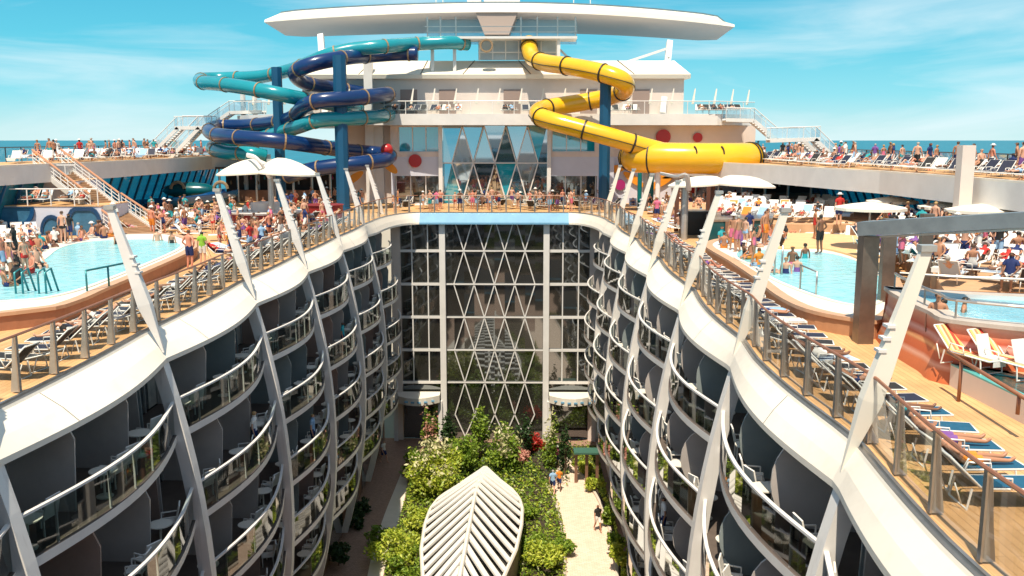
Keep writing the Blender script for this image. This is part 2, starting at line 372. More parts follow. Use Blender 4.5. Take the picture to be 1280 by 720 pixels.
# ============================================================ balcony facades
LV = [-3.27, -6.12, -8.98, -11.86, -14.73]
def F(z): return 7.62+1.2*((z+9.8)/8.8)**2
def EDGE(y, z, s): return F(z)+.30-.72*bulge(y, s)
BACK = 10.5; PARK = -19.8
for s in (-1, 1):
    t = thing('balcony_facade', 'wavy wall of glass balconies with white ribs, %s' % ('shaded, by the dark brick path' if s < 0 else 'sunlit, by the pale path'), 'balcony wall', (s*BACK, 40, PARK), group='balcony walls of the open well')
    b = MB()
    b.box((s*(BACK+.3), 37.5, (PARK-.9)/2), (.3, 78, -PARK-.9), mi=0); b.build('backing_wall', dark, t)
    R = RIBS[s]
    for k, z in enumerate(LV):
        for i in range(len(R)-1):
            y0, y1 = R[i], R[i+1]; yy = [y0+(y1-y0)*j/14 for j in range(15)]
            b = MB()
            e = [V((s*EDGE(y, z, s), y, z)) for y in yy]; e2 = [V((p.x, p.y, z-.24)) for p in e]
            bk = [V((s*BACK, y, z)) for y in yy]; bk2 = [V((s*BACK, y, z-.24)) for y in yy]
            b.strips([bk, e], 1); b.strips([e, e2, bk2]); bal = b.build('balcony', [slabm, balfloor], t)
            b = MB(); g0 = [V((p.x+s*.06, p.y, z+.02)) for p in e]; g1 = [V((p.x+s*.06, p.y, z+1.04)) for p in e]
            b.strips([g0, g1]); b.build('glass_panel', balglass, bal)
            b = MB()
            for q in range(14): b.bar(V((g1[q].x, g1[q].y, z+1.08)), V((g1[q+1].x, g1[q+1].y, z+1.08)), .10, .06)
            for q in (2, 5, 7, 9, 12): b.box((g0[q].x+s*.03, g0[q].y, z+.52), (.05, .05, 1.04))
            b.build('handrail', white2, bal)
            # partitions between the rooms
            top = z+2.48
            for f in (0.012, 1/3, 2/3, .988):
                b = MB(); y = y0+(y1-y0)*f; xe = EDGE(y, z, s)+(.75 if s < 0 else .42); xb = BACK; n = 9
                prof = [(xb, z), (xb, top)]
                xr = xe+(xb-xe)*.42
                if s < 0: prof += [(xe+.25, top), (xe, z+1.9), (xe+.1, z)]
                else: prof += [(xr-(xr-xe)*math.sin(a), z+1.25+(1.15)*math.cos(a)) for a in [PI*j/12 for j in range(13)]]
                if f in (.012, .988): prof = [(xb, z), (xb, top), (xe+.5, top), (xe+.4, z)]
                for dy in (-.03, .03): b.face([(s*x, y+dy, zz) for x, zz in (prof if dy*s > 0 else prof[::-1])])
                m_ = len(prof)
                for q in range(m_): 
                    a, c = prof[q], prof[(q+1) % m_]
                    b.face([(s*a[0], y-.03, a[1]), (s*c[0], y-.03, c[1]), (s*c[0], y+.03, c[1]), (s*a[0], y+.03, a[1])])
                b.build('privacy_screen', [rnd.choice([greypanel, brownpanel, taupe] if s < 0 else [taupe, taupe, greypanel, taupe]), steel_d], bal)
            # sliding doors and wall panels
            b = MB(); d = MB(); cu = MB()
            for r_ in range(3):
                ya = y0+(y1-y0)*r_/3; yb = y0+(y1-y0)*(r_+1)/3; L_ = yb-ya
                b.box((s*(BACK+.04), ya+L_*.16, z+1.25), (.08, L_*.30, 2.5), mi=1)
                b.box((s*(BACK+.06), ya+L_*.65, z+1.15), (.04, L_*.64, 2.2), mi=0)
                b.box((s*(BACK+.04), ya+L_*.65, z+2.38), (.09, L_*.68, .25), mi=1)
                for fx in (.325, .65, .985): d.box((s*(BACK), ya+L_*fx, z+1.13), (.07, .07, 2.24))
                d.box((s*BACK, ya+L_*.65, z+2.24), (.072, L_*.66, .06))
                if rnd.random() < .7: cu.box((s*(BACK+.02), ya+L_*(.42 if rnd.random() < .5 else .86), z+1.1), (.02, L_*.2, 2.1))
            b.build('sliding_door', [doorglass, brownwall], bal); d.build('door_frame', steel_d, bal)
            if cu.f: cu.build('curtain', curtain, bal)
    # ground storey
    b = MB()
    b.box((s*(BACK-.9), 37.5, (PARK+LV[-1])/2-.15), (.3, 77, LV[-1]-PARK-.35)); g = b.build('ground_storey_wall', brownwall, t)
    for q in range(13):
        b = MB(); b.box((s*(BACK-1.07), 3+q*5.8, PARK+1.7), (.05, 4.3, 2.9)); b.build('shop_window', doorglass, t)
    for r_, y in enumerate(R[1:] if s < 0 else R[1:]):
        if y > 74.9: continue
        b = MB(); zz = [-.85-(18.6*j/16) for j in range(17)]
        A = []; n = len(zz)
        for z in zz:
            x = F(z); wd = .22 if z > -15 else .22-.10*(-15-z)/3.8
            A.append([V((s*(x-.02), y-wd, z)), V((s*(x-.02), y+wd, z)), V((s*(x+.42), y+wd*.75, z)), V((s*(x+.42), y-wd*.75, z)), V((s*(x-.02), y-wd, z))])
        b.strips(A if s < 0 else [a[::-1] for a in A]); b.face(A[0][:4]); b.face(A[-1][:4][::-1]); b.build('rib', rib_m, t)

# ============================================================ far glass wall of the well
t = thing('atrium_window_wall', 'tall dark window wall with diamond lattice closing the far end of the garden', 'window wall', (0, 77.3, PARK))
YW = 77.35
b = MB(); b.box((0, YW+.3, (PARK-1)/2), (17.4, .1, -PARK-1)); b.build('backing', dark, t)
def pane(b, P_, tilt=.02, mi=0):
    c = sum((V(p) for p in P_), V())/len(P_); a, e = rnd.gauss(0, tilt), rnd.gauss(0, tilt)
    b.face([V(p)+V((0, (p[0]-c.x)*a+(p[2]-c.z)*e, 0)) for p in P_], mi)
b = MB()
for k in range(6):
    z1 = min(-1.0, LV[0]+2.865-2.865*k); z0 = max(PARK, LV[0]-2.865*k) if k < 5 else PARK
    for i in range(10):
        x0 = -4.33+.866*i; pane(b, [(x0, YW+.12, z0), (x0+.866, YW+.12, z0), (x0+.866, YW+.12, z1), (x0, YW+.12, z1)], .012)
    for sx in (-8.3, 4.4):
        for q in range(3): pane(b, [(sx+q*1.3, YW+.12, z0), (sx+q*1.3+1.3, YW+.12, z0), (sx+q*1.3+1.3, YW+.12, z1), (sx+q*1.3, YW+.12, z1)], .012)
b.build('glazing', farglass, t)
for x, wd in ((-8.35, .75), (-4.40, .5), (4.40, .5), (8.45, .75)):
    b = MB(); b.box((x, YW-.15, (PARK-.9)/2), (wd, .5, -PARK-.9)); b.build('pillar', cream if wd > .6 else white2, t)
b = MB()
nodes = 1.73
for k in range(7):
    z1 = LV[0]+2.865-2.865*k; z0 = z1-2.865
    if k == 6: z0 = PARK+.2
    for i in range(-1, 6):
        for d_ in (-1, 1):
            xa = -4.33+nodes*(i+(0 if k % 2 else .5)); xb = xa+d_*nodes/2
            zt = min(z1, -1.0); fr = (z1-zt)/2.865; xs = xa+(xb-xa)*fr
            if min(xs, xb) < -4.2 or max(xs, xb) > 4.2: continue
            b.bar((xs, YW-.02, zt), (xb, YW-.02, z0), .09, .07, up=(0, 1, 0))
for z in LV: b.box((0, YW-.03, z), (8.3, .1, .11))
b.build('diamond_lattice', white2, t)
b = MB()
for sx in (-1, 1):
    for z in LV: b.box((sx*6.4, YW-.02, z), (3.5, .12, .22))
    for dx_ in (-.6, .75): b.box((sx*6.4+dx_, YW-.01, (LV[-1]-1)/2), (.10, .10, -LV[-1]-1))
b.build('mullion', white2, t)
for sx in (-1, 1):
    a = thing('entrance_canopy', 'white curved canopy with blue lights over the %s garden doorway' % ('shaded' if sx < 0 else 'sunnier'), 'canopy', (sx*6.6, 76.4, -15.7), group='canopies over the garden doors')
    b = MB(); pts = [(sx*(4.7+q*.55), 76.9-1.7*math.sin(PI*(q+1)/9)) for q in range(8)]
    rails = [[V((x, y, z)) for x, y in pts] for z in (-15.6, -16.25)]; bk = [[V((x, 77.1, z)) for x, y in pts] for z in (-15.5, -16.25)]
    b.strips([bk[0], rails[0], rails[1], bk[1]]); b.build('canopy_shell', white, a)
    for q in range(1, 6): 
        b = MB(); p = V((*pts[q], -15.95)); b.box(p+V((0, -.05, 0)), (.30, .06, .14)); b.build('light_lens', sill_blue, a)
    b = MB()
    for q in (0, 7): b = MB(); b.box((pts[q][0], 76.8, (PARK-16.25)/2), (.35, .3, -16.25-PARK)); b.build('pier', white2, a)

# ============================================================ glass balustrade round the rim
def resample(path, step, s0=0):
    out = []; acc = s0; d0 = 0
    for a, c in zip(path, path[1:]):
        L_ = (c-a).length
        while acc <= d0+L_: out.append((a.lerp(c, (acc-d0)/L_), (c-a).normalized())); acc += step
        d0 += L_
    return out
def balustrade(path, label, s0=0., step=1.75, h=1.34, grp='glass balustrades round the open well'):
    st = resample(path, step, s0)
    t = thing('glass_balustrade', label, 'balustrade', st[len(st)//2][0], group=grp)
    for p, d in st:
        nrm = V((d.y, -d.x, 0))
        if nrm.dot(V((0, 40, 0))-p) < 0: nrm = -nrm    # towards the well
        b = MB()
        for q, wd in ((.0, 1), (.0, 1)): pass
        fr = p+nrm*.03
        pts = [(0, 0), (.0, h), (-.05, h+.02), (-.12, .55), (-.19, 0)]
        th = .03
        A = [p+nrm*x+V((0, 0, z))+d*th for x, z in pts]; B = [p+nrm*x+V((0, 0, z))-d*th for x, z in pts]
        b.face(A); b.face(B[::-1]); n = len(pts)
        for q in range(n): b.face([A[q], B[q], B[(q+1) % n], A[(q+1) % n]])
        b.bar(p+nrm*.025+V((0, 0, .0)), p+nrm*.025+V((0, 0, h+.02)), .10, .035, mi=1, up=nrm)
        b.build('post', [steel_d, steel], t)
    for (p, d), (q, e) in zip(st, st[1:]):
        b = MB(); b.face([p+V((0, 0, .06)), q+V((0, 0, .06)), q+V((0, 0, h-.06)), p+V((0, 0, h-.06))]); b.build('glass_panel', railglass, t)
    b = MB(); b.tube([p+V((0, 0, h+.03)) for p, d in resample(path, .6, s0)], .035, 6); b.build('handrail', wood, t)
    return t
for s in (-1, 1):
    pth = [p for p in rim_path(s, .04, WB, .12, 77.1) if p.y > 7]
    balustrade(pth, 'glass and steel balustrade along the %s rim of the well' % ('children pool' if s < 0 else 'whirlpool'), .2)
balustrade([V((-6.3, 77.15, .04)), V((6.3, 77.15, .04))], 'straight glass balustrade above the sky blue coaming', .1, 1.2)

# leaning blade shaped lamp posts
for s in (-1, 1):
    for i, y in enumerate(RIBS[s][1:] if s < 0 else RIBS[s][2:]):
        if y > 76: continue
        lab = {0: 'nearest', 1: 'second', 2: 'third', 3: 'fourth', 4: 'fifth', 5: 'sixth', 6: 'seventh', 7: 'farthest'}[i]
        t = thing('lamp_post', '%s white blade shaped post leaning out over the %s balustrade' % (lab, 'children pool' if s < 0 else 'whirlpool'), 'lamp post', (s*8.88, y, -.5), group='leaning white posts along the rims')
        A = V((s*8.86, y, -.62)); B = V((s*9.35, y, .9)); C = V((s*10.25, y, 3.95)) 
        b = MB(); b.bar(A, B, .05, .05, up=(0, 1, 0), w2=.40, h2=.26); b.bar(B, C, .40, .26, up=(0, 1, 0), w2=.20, h2=.14)
        b.build('blade', white2 if s < 0 else white, t)
        b = MB()
        for f in (.34, .42, .50):
            p = B.lerp(C, f); b = MB(); b.box(p+V((-s*.17, 0, 0)), (.16, .26, .06)); b.build('bracket', white2, t)
        b = MB()
        p = C; b.box(p, (.30, .24, .12)); b.build('lamp_head', steel_d, t)
# ============================================================ aft superstructure
YS = 88.0
def X_(u, Y=YS): return W(u, 175, Y).x
def Z_(v, Y=YS, u=640): return W(u, v, Y).z
t = thing('superstructure', 'pale deck house with blue windows and diamond glass bay behind the well', 'deck house', (0, YS, 0))
xl, xr = X_(425), X_(946); xg0, xg1 = X_(553), X_(684)
zs = Z_(157); zt = Z_(143)
b = MB()
def wallbox(x0, x1, z0, z1, y=YS, mi=0, th=1.0, B=None): (B or b).box(((x0+x1)/2, y+th/2, (z0+z1)/2), (x1-x0, th, z1-z0), mi=mi)
zw0, zw1 = Z_(190), Z_(158.5)       # upper blue windows
zd0, zd1 = Z_(262), Z_(220)         # door openings
def holed(x0, x1, holes, z0, z1, mi=0):
    hs = sorted(holes); cur = x0
    for a, c, lo, hi in hs:
        wallbox(cur, a, z0, z1, mi=mi)
        if lo > z0: wallbox(a, c, z0, lo, mi=mi)
        if hi < z1: wallbox(a, c, hi, z1, mi=mi)
        cur = c
    wallbox(cur, x1, z0, z1, mi=mi)
zm = Z_(196)
wl = [(X_(498), X_(549), zw0, zw1-.02)]; wr = [(X_(690), X_(744), zw0, zw1-.02)]
holed(X_(488), xg0-.35, wl, zm, zs); holed(X_(488), xg0-.35, [(X_(492), X_(550), 0.01, zd1)], 0, zm, mi=1); b.build('wall', [cream, lilac], t)
b = MB(); holed(xg1+.35, X_(768), wr, zm, zs)
holed(xg1+.35, X_(768), [(X_(687), X_(747), 0.01, zd1)], 0, zm, mi=1)
b.build('wall', [cream, lilac], t)
b = MB(); wallbox(xl, X_(488), 0, zs, y=YS+1.2, mi=0); b.build('wall', [cream, lilac], t); b = MB()
wallbox(X_(768), xr, zm, zs, y=YS+.6); wallbox(X_(768), xr, 0, zm, y=YS+.6, mi=1)
b.build('wall', [cream, lilac], t)
b = MB()
for x in (xg0-.18, xg1+.18): b = MB(); b.box((x, YS-.1, zs/2), (.36, .5, zs)); b.build('column', white2, t)
b = MB(); b.box((X_(461, YS), YS+.7, 7), (.8, .8, 14)); b.build('column', white2, t)
b = MB(); b.box((X_(470), YS+1.0, zs/2), (1.1, .5, zs)); b.build('column', white2, t)
b = MB(); b.box(((xg0+xg1)/2, YS+.7, zs/2), (xg1-xg0, .1, zs)); b.build('bay_backing', dark, t)
b = MB(); xm = (xg0+xg1)/2
for k in range(3):
    z1 = zs-k*3.5; z0 = max(.02, z1-3.5)
    if z1 < .1: continue
    for i in range(-3, 4):
        for ph in (0, 1):
            if k % 2 == 0: P_ = [(xm+2.05*(i-.5), z1), (xm+2.05*(i+.5), z1), (xm+2.05*i, z0)] if ph == 0 else [(xm+2.05*i, z0), (xm+2.05*(i+1), z0), (xm+2.05*(i+.5), z1)]
            else: P_ = [(xm+2.05*i, z1), (xm+2.05*(i+1), z1), (xm+2.05*(i+.5), z0)] if ph == 0 else [(xm+2.05*(i-.5), z0), (xm+2.05*(i+.5), z0), (xm+2.05*i, z1)]
            if k == 0 or True:
                P_ = [(min(max(x, xg0+.02), xg1-.02), z) for x, z in P_]
            if abs(P_[0][0]-P_[1][0]) < .05 and abs(P_[0][0]-P_[2][0]) < .05: continue
            pane(b, [(x, YS+.4, z) for x, z in P_], .045, rnd.choice([0, 0, 1, 2, 2]) if k else rnd.choice([0, 0, 1, 0, 2]))
g = b.build('glass_bay', [tealglass, blueglass, mirror_glass('facade_dark_glass', (.004, .03, .04), .42)], t)
b = MB(); hh = (zs)/2.0; step = 2.05; x00 = xg0
for k in range(2):
    z1 = zs-k*3.5; z0 = z1-3.5
    for i in range(-1, 6):
        for d_ in (-1, 1):
            xa = (xg0+xg1)/2+step*(i-2+(.5 if k == 0 else 0)); xb = xa+d_*step/2
            if min(xa, xb) < xg0-.05 or max(xa, xb) > xg1+.05: continue
            b.bar((xa, YS+.2, z1), (xb, YS+.2, z0), .11, .1, up=(0, 1, 0))
for z in (zs-3.5, .35): b.box(((xg0+xg1)/2, YS+.19, z), (xg1-xg0, .1, .1))
b.build('diamond_lattice', white2, g)
for a, c in ((498, 549), (690, 744)):
    x0, x1 = X_(a), X_(c); b = MB(); b.box(((x0+x1)/2, YS+.35, (zw0+zw1)/2), (x1-x0, .1, zw1-zw0)); o = b.build('window', blueglass, t)
    b = MB()
    for f in (0, .34, .67, 1): b.box((x0+(x1-x0)*f, YS+.26, (zw0+zw1)/2), (.09, .1, zw1-zw0))
    b.box(((x0+x1)/2, YS+.25, zw0+.03), (x1-x0, .16, .09)); b.build('frame', white2, o)
for a, c in ((492, 550), (687, 747)):
    x0, x1 = X_(a), X_(c); b = MB(); b.box(((x0+x1)/2, YS+.55, zd1/2), (x1-x0, .1, zd1)); o = b.build('door', farglass, t)
    b = MB()
    for f in (.02, .34, .67, .98): b.box((x0+(x1-x0)*f, YS+.46, zd1/2), (.10, .1, zd1))
    b.build('frame', white2, o)
# deck slab above
b = MB(); xs0, xs1 = X_(300, 86), X_(952, 86)
fr = [(xs0-2, 92), (xs0, 89), (xs0+4, 86.8), (-6, 85.8), (8, 85.8), (xs1-4, 86.6), (xs1, 89), (xs1+1.5, 92)]
b.prism(fr+[(xs1+1.5, 112), (xs0-2, 112)], zs+.02, zt); b.build('deck_slab', white2, t)
# upper wall and roof
zr = Z_(97, 89); xu0, xu1 = X_(380, 89), X_(853, 89)
b = MB(); b.box(((xu0+xu1)/2, 92.5, (zt+zr)/2), (xu1-xu0, 7, zr-zt)); b.build('upper_wall', cream, t)
b = MB(); z2 = Z_(76, 92)
ro = [[V((xu0-.4, 88.4, zr-.12)), V((xu1+.5, 88.4, zr-.12))], [V((xu0-.4, 88.3, zr+.25)), V((xu1+.5, 88.3, zr+.25))], [V((xu0+1.2, 92, z2)), V((xu1-.5, 92, z2))], [V((xu0+1.2, 98, z2)), V((xu1-.5, 98, z2))]]
b.strips(ro); b.strips([[r[1] for r in ro[:4]], [V((xu1-.5, 98, zr-.12)) for _ in range(4)]]); b.strips([[r[0] for r in ro[:4]], [V((xu0, 98, zr-.12)) for _ in range(4)]])
b.face([ro[0][0], V((xu0, 98, zr-.12)), V((xu1, 98, zr-.12)), ro[0][1]]); rf = b.build('roof', roofm, t)
b = MB()
for u0, u1 in ((468, 452), (536, 528), (594, 580), (648, 663), (700, 700), (770, 790)):
    p0 = V((X_(u0, 92), 91.95, z2+.03)); p1 = V((X_(u1, 89), 88.35, zr+.3)); b.bar(p0, p1, .07, .04)
b.build('roof_joint', dframe, rf)
b = MB()
for u in (512, 560, 640, 735, 800): b.box((X_(u, 89), 88.98, zt+1.2), (1.6, .1, 2.3))
b.build('upper_door', mat('dusky_door', (.30, .22, .19), .5), t)

# deck 17 rail, white fins
b0 = thing('terrace_railing', 'white terrace railing with short leaning fins above the blue windows', 'railing', (0, 86, zt))
def railing(parent, pts, h, step, fin=0, mt=white2, gl=True, z=None):
    st = resample(pts, step)
    for i, (p, d) in enumerate(st):
        b = MB(); b.box(p+V((0, 0, h/2)), (.06, .06, h)); b.build('post', mt, parent)
    b = MB()
    for f in ((1.0,) if gl else (1.0, .75, .5, .25)): b.tube([V(p)+V((0, 0, h*f)) for p in pts], .03 if f < 1 else .045, 6)
    b.build('top_rail', mt, parent)
    if gl:
        b = MB(); b.strips([[V(p)+V((0, 0, .05)) for p in pts], [V(p)+V((0, 0, h-.08)) for p in pts]]); b.build('glass_panel', railglass, parent)
pts = [V((x, y+.15, zt)) for x, y in fr[1:7]]
railing(b0, pts, 1.15, 2.0)
for p, d in resample(pts, 2.0, .5):
    b = MB(); b.bar(p+V((0, .2, .9)), p+V((.22, .3, 2.3)), .22, .1, up=(0, 1, 0), w2=.1, h2=.06); b.build('fin', white, b0)
# small fittings on roof and wing
t_ = thing('roof_antenna', 'thin white antennas and a radar bar on the wing shaped roof', 'antenna', (0, 97, 19.3))
b = MB()
for x, h in ((-6.5, 2.2), (-5.8, 1.4), (7.5, 2.0), (9.2, 1.2)): b.tube([(x, 97, 19.2), (x, 97, 19.4+h)], .05, 5)
b.build('whip', white2, t_)
# discs, flowers
def disc(name, label, u, v, r, m, Y=87.9, ball=False, g='round wall decorations'):
    c = W(u, v, Y); b = MB()
    if ball: b.ball(c, r, 14)
    else:
        n = 24; A = [c+V((r*math.cos(2*PI*k/n), 0, r*math.sin(2*PI*k/n))) for k in range(n)]; B = [p+V((0, -.12, 0)) for p in A]
        b.face(A[::-1]); b.face(B)
        for k in range(n): b.face([A[k], A[(k+1) % n], B[(k+1) % n], B[k]])
    tag(b.build(name, m, None, smooth=ball, loc=c), label, 'decoration', g)
disc('round_plaque', 'dark red round plaque on the pale wall left of the glass bay', 519, 201, .62, red_m)
disc('red_ball', 'glossy red ball above the end of the lowest navy tube', 483.5, 187, .55, red_m, 82, True)
disc('round_plaque', 'larger red round plaque half hidden above the yellow tube', 829, 171, .7, red_m, 88.5)
disc('round_plaque', 'smaller red round plaque above the end of the yellow bowl', 872, 172, .45, red_m, 88.5)
disc('round_plaque', 'magenta round plaque between orange leaf shapes', 775, 231, .5, magenta_m, 88.5)
disc('round_plaque', 'dark red round plaque on the wall under the yellow bowl', 866, 233, .65, red_m, 88.5)
for i, (u, v, a, L_) in enumerate(((769, 211, .1, 1.3), (792, 224, -.6, 1.6), (826, 228, .5, 1.8), (838, 218, .2, 1.4), (442, 223, .6, 1.5), (488, 209, -.7, 1.1))):
    c = W(u, v, 88.5 if u > 700 else 85.5); b = MB(); n = 14; A = []
    for k in range(n):
        q = 2*PI*k/n; x = L_*.5*math.cos(q)*1.5; z = .36*math.sin(q); A.append(c+V((x*math.cos(a)-z*math.sin(a), 0, x*math.sin(a)+z*math.cos(a))))
    B = [p+V((0, -.14, 0)) for p in A]; b.face(A[::-1]); b.face(B)
    for k in range(n): b.face([A[k], A[(k+1) % n], B[(k+1) % n], B[k]])
    lab = ['orange leaf shape just above the magenta plaque', 'orange leaf shape right of the magenta plaque', 'orange leaf shape rising under the yellow bowl', 'orange leaf shape touching the yellow bowl', 'orange leaf shape between blue pillar and small post', 'orange leaf shape under the lowest navy tube end'][i]
    tag(b.build('leaf_ornament', orange_m, None, loc=c), lab, 'decoration', 'orange leaf shaped decorations')

# ============================================================ wing canopy on top
t = thing('wing_canopy', 'long white wing shaped roof spanning the ship above the slides', 'roof wing', (0, 90, 16))
n = 28; rails = [[] for _ in range(6)]
for i in range(n+1):
    f = -1+2*i/n; x = 23.45*f-.05
    zc = 18.1-.48*abs(f)**2 if f < 0 else 18.1-1.0*f*f
    tp = max(0, (abs(f)-.92)/.08)
    y0 = 91.2+3.5*f*f; hb = .92*(1-tp*.5)
    xr_ = x*(1-.03*0)
    rails[0].append(V((x, y0, zc)))
    rails[1].append(V((x, y0+.12, zc+hb*.55)))
    rails[2].append(V((x*(1-.012*tp), y0+.5+tp*1.5, zc+hb)))
    rails[3].append(V((x*(1-.04*tp), 103, zc+hb+.1*(1-tp))))
    rails[4].append(V((x*(1-.01*tp), 106, zc+.2)))
    rails[5].append(V((x*.985, 103.5-2*tp, zc-.55)))
b = MB(); b.strips(rails[:5]); b.build('upper_skin', roofm, t)
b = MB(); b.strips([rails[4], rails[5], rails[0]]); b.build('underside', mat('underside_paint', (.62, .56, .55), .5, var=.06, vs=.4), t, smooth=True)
b = MB(); b.strips([[p+V((0, -.03, 0)) for p in rails[2]], [p+V((0, -.03, .12)) for p in rails[2]], [p+V((0, .35, .12)) for p in rails[2]]]); b.build('edge_trim', steel, t)
for e in (0, n):
    b = MB(); b.face([r[e] for r in (rails if e else rails[::-1])]); b.build('tip_plate', roofm, t)
b = MB()
for u, v0, u1, v1, Y in ((837, 52, 828, 142, 93), (401, 44, 407, 142, 93)):
    b.bar(W(u, v0, Y), W(u1, v1, 88.2), .55, .5, up=(0, 1, 0))
b.bar(W(836, 60, 92.2), W(770, 82, 93), .22, .22); b.bar(W(836, 70, 91.5), W(826, 84, 93), .2, .2); b.bar(W(700, 62, 92), W(724, 86, 92), .2, .2); b.bar(W(402, 60, 92), W(428, 72, 93), .2, .2)
b.build('strut', white2, t)
b = MB(); c0 = W(621, 26, 89)
A = [V((X_(595, 91), 91.4, 18.1)), V((X_(647, 91), 91.4, 18.1)), V((X_(647, 91), 95, 18.1)), V((X_(595, 91), 95, 18.1))]
Bq = [V((X_(u_, 91), y_, Z_(43, 91.2))) for u_, y_ in ((606, 91.2), (636, 91.2), (636, 94), (606, 94))]
for k in range(4): b.face([A[k], A[(k+1) % 4], Bq[(k+1) % 4], Bq[k]])
b.face(Bq); b.build('funnel_fairing', mat('dusky_fairing', (.36, .28, .24), .5), t)
b = MB(); b.box((X_(628, 97), 97, 21.4), (3.6, 3, 4.0)); b.box((X_(594, 97), 97, 20.4), (1.4, 1.2, 2.0)); b.build('mast_house', white2, t)

# slide entry tower
t = thing('slide_tower', 'pale blue railed platform tower where the slides start', 'platform tower', (0, 90, 13))
zp = Z_(47, 89); x0, x1 = X_(533, 89), X_(720, 89)
b = MB(); b.box(((x0+x1)/2, 90.3, zp), (x1-x0, 3, .22)); b.build('platform', white2, t)
b = MB()
for u in (536, 552, 571, 651, 671, 696, 718): b.box((X_(u, 89), 89.2, (zp+17.4)/2), (.12, .12, 17.4-zp))
for z in (zp+.5, zp+1.0): b.box(((x0+x1)/2, 88.9, z), (x1-x0, .06, .06))
b.build('rail', steel, t)
b = MB(); b.box(((x0+x1)/2, 95.2, (zp+17.9)/2), (x1-x0+.6, .05, 17.9-zp)); b.build('glass_screen', stair_g, t)
b = MB(); b.box(((X_(598, 90)+X_(696, 90))/2, 91, (zp+13.6)/2), (X_(696, 90)-X_(598, 90), .1, zp-13.6)); b.build('screen', mat('pale_blue_screen', (.46, .54, .60), .35, var=.2, vs=.8), t)
b = MB()
for u in (600, 616, 632, 648, 660, 676, 695): b.box((X_(u, 90), 90.6, (zp+13.6)/2), (.10, .10, zp-13.6))
b.box(((X_(598, 90)+X_(696, 90))/2, 90.6, zp-1.2), (X_(696, 90)-X_(598, 90), .08, .1))
for u in (543, 570, 697): b.bar((X_(u, 90), 89.2, zp), (X_(u, 90), 89.2, 8.6), .3, .3)
b.build('leg', white2, t)
b = MB(); c = W(608, 57, 88.5)
for k in range(20):
    a0 = 2*PI*k/20; a1 = 2*PI*(k+1)/20
    b.bar(c+V((.55*math.cos(a0), 0, .55*math.sin(a0))), c+V((.55*math.cos(a1), 0, .55*math.sin(a1))), .16, .5, up=(0, 1, 0))
tag(b.build('slide_mouth', gold, None, loc=c), 'tan ring shaped mouth of a slide on the platform', 'slide mouth')

# ============================================================ water slides
def slide(name, label, pts, r, m, fl, segs=None, step=3.0, fr_=1.14, group=None):
    P3 = [W(u, v, Y) for u, v, Y in pts]; sp = smoothpath(P3, 8)
    t = thing(name, label, 'water slide', P3[0], group=group)
    k = len(sp); rr = r if not callable(r) else None
    b = MB(); b.tube(sp, r, 16); b.build('tube', m, t, smooth=True)
    for p, d in resample(sp, step, .8):
        b = MB(); b.tube([p-d*.07, p+d*.07], r*fr_, 16); b.build('flange', fl, t)
    if fl is gold: return t, sp
    b = MB(); L_ = []
    b.tube([p+V((0, 0, -r*.2))+((sp[min(i+1, k-1)]-sp[max(i-1, 0)]).normalized().cross(V((0, 0, 1)))).normalized()*r*1.0 for i, p in enumerate(sp)], .035, 5); b.build('seam', fl, t)
    return t, sp
navy_pts = [(522,67,87),(495,67.5,87),(460,70,86),(425,73,85.5),(388,81,84),(369,91,85.5),(380,103,88),(415,110,91),(455,117,93),(480,121,91.5),(486,118,88),(466,120,84.5),(440,123,82.5),(400,126,81.5),(380,133,83),(367,146,86),(345,153,89),(310,157,93),(275,158,94),(262,162,91),(268,168,87),(300,172,83),(345,176,82),(390,182,84),(430,188,88),(465,191,90),(486,194,88.5),(480,200,85.5),(450,204,83.5),(415,208,83),(385,213,83.5),(360,220,86)]
slide('navy_water_slide', 'dark navy tube slide winding round the blue pillars', [(u, v, Y if i < 3 else Y-4.2) for i, (u, v, Y) in enumerate(navy_pts)], .64, s_navy, gold, step=4.4, fr_=1.09, group='tube slides')
teal_pts = [(584,55,90),(560,53,88.6),(520,55,88),(480,58,88),(440,62,87.6),(410,69,87.5),(388,78,88.5),(362,88,91),(325,96,93),(280,98,94.5),(253,99,93),(252,103,89),(275,105,86),(310,110,83.5),(345,117,82.5),(375,123,84),(420,131,88.5),(455,136,93),(483,139,93),(487,143,90),(468,146,85),(440,148,82.5),(400,150,81.5),(374,158,83.5),(350,166,87),(310,176,92),(272,181,92.5),(266,186,89),(285,191,86),(312,192,84.5),(332,196,85)]
slide('teal_water_slide', 'turquoise tube slide looping widest to the open sky', [(u, v, Y if i < 3 else Y-3.5) for i, (u, v, Y) in enumerate(teal_pts)], .62, s_teal, gold, step=4.4, fr_=1.09, group='tube slides')
y_pts = [(661,53,90.5),(662,62,89.5),(667,73,87.5),(684,79,85),(712,83,82.5),(752,91,80),(778,101,79.5),(781,112,81),(763,121,83.6),(728,128,84.4),(695,133,84),(675,138,82.4),(674,145,80),(692,152,78.6),(722,160,78),(762,171,77.6),(800,182,77.8),(830,190,78)]
slide('yellow_water_slide', 'bright yellow tube slide zigzagging down to a wide bowl', y_pts, .78, s_yel, black, step=4.2, fr_=1.1, group='tube slides')
bp = [W(u, v, Y) for u, v, Y in ((786,197,80.5),(800,197,78.5),(830,197.5,77.6),(870,198,77.2),(915,198,77.4),(940,197.5,78.6))]
sp = smoothpath(bp, 6); t = thing('slide_bowl', 'wide yellow drum at the foot of the yellow slide', 'slide bowl', bp[2])
b = MB(); k = len(sp); b.tube(sp, [1.28*(.80+.2*min(1, i/4)) for i in range(k)], 24); b.build('drum', s_yel, t, smooth=True)
b = MB()
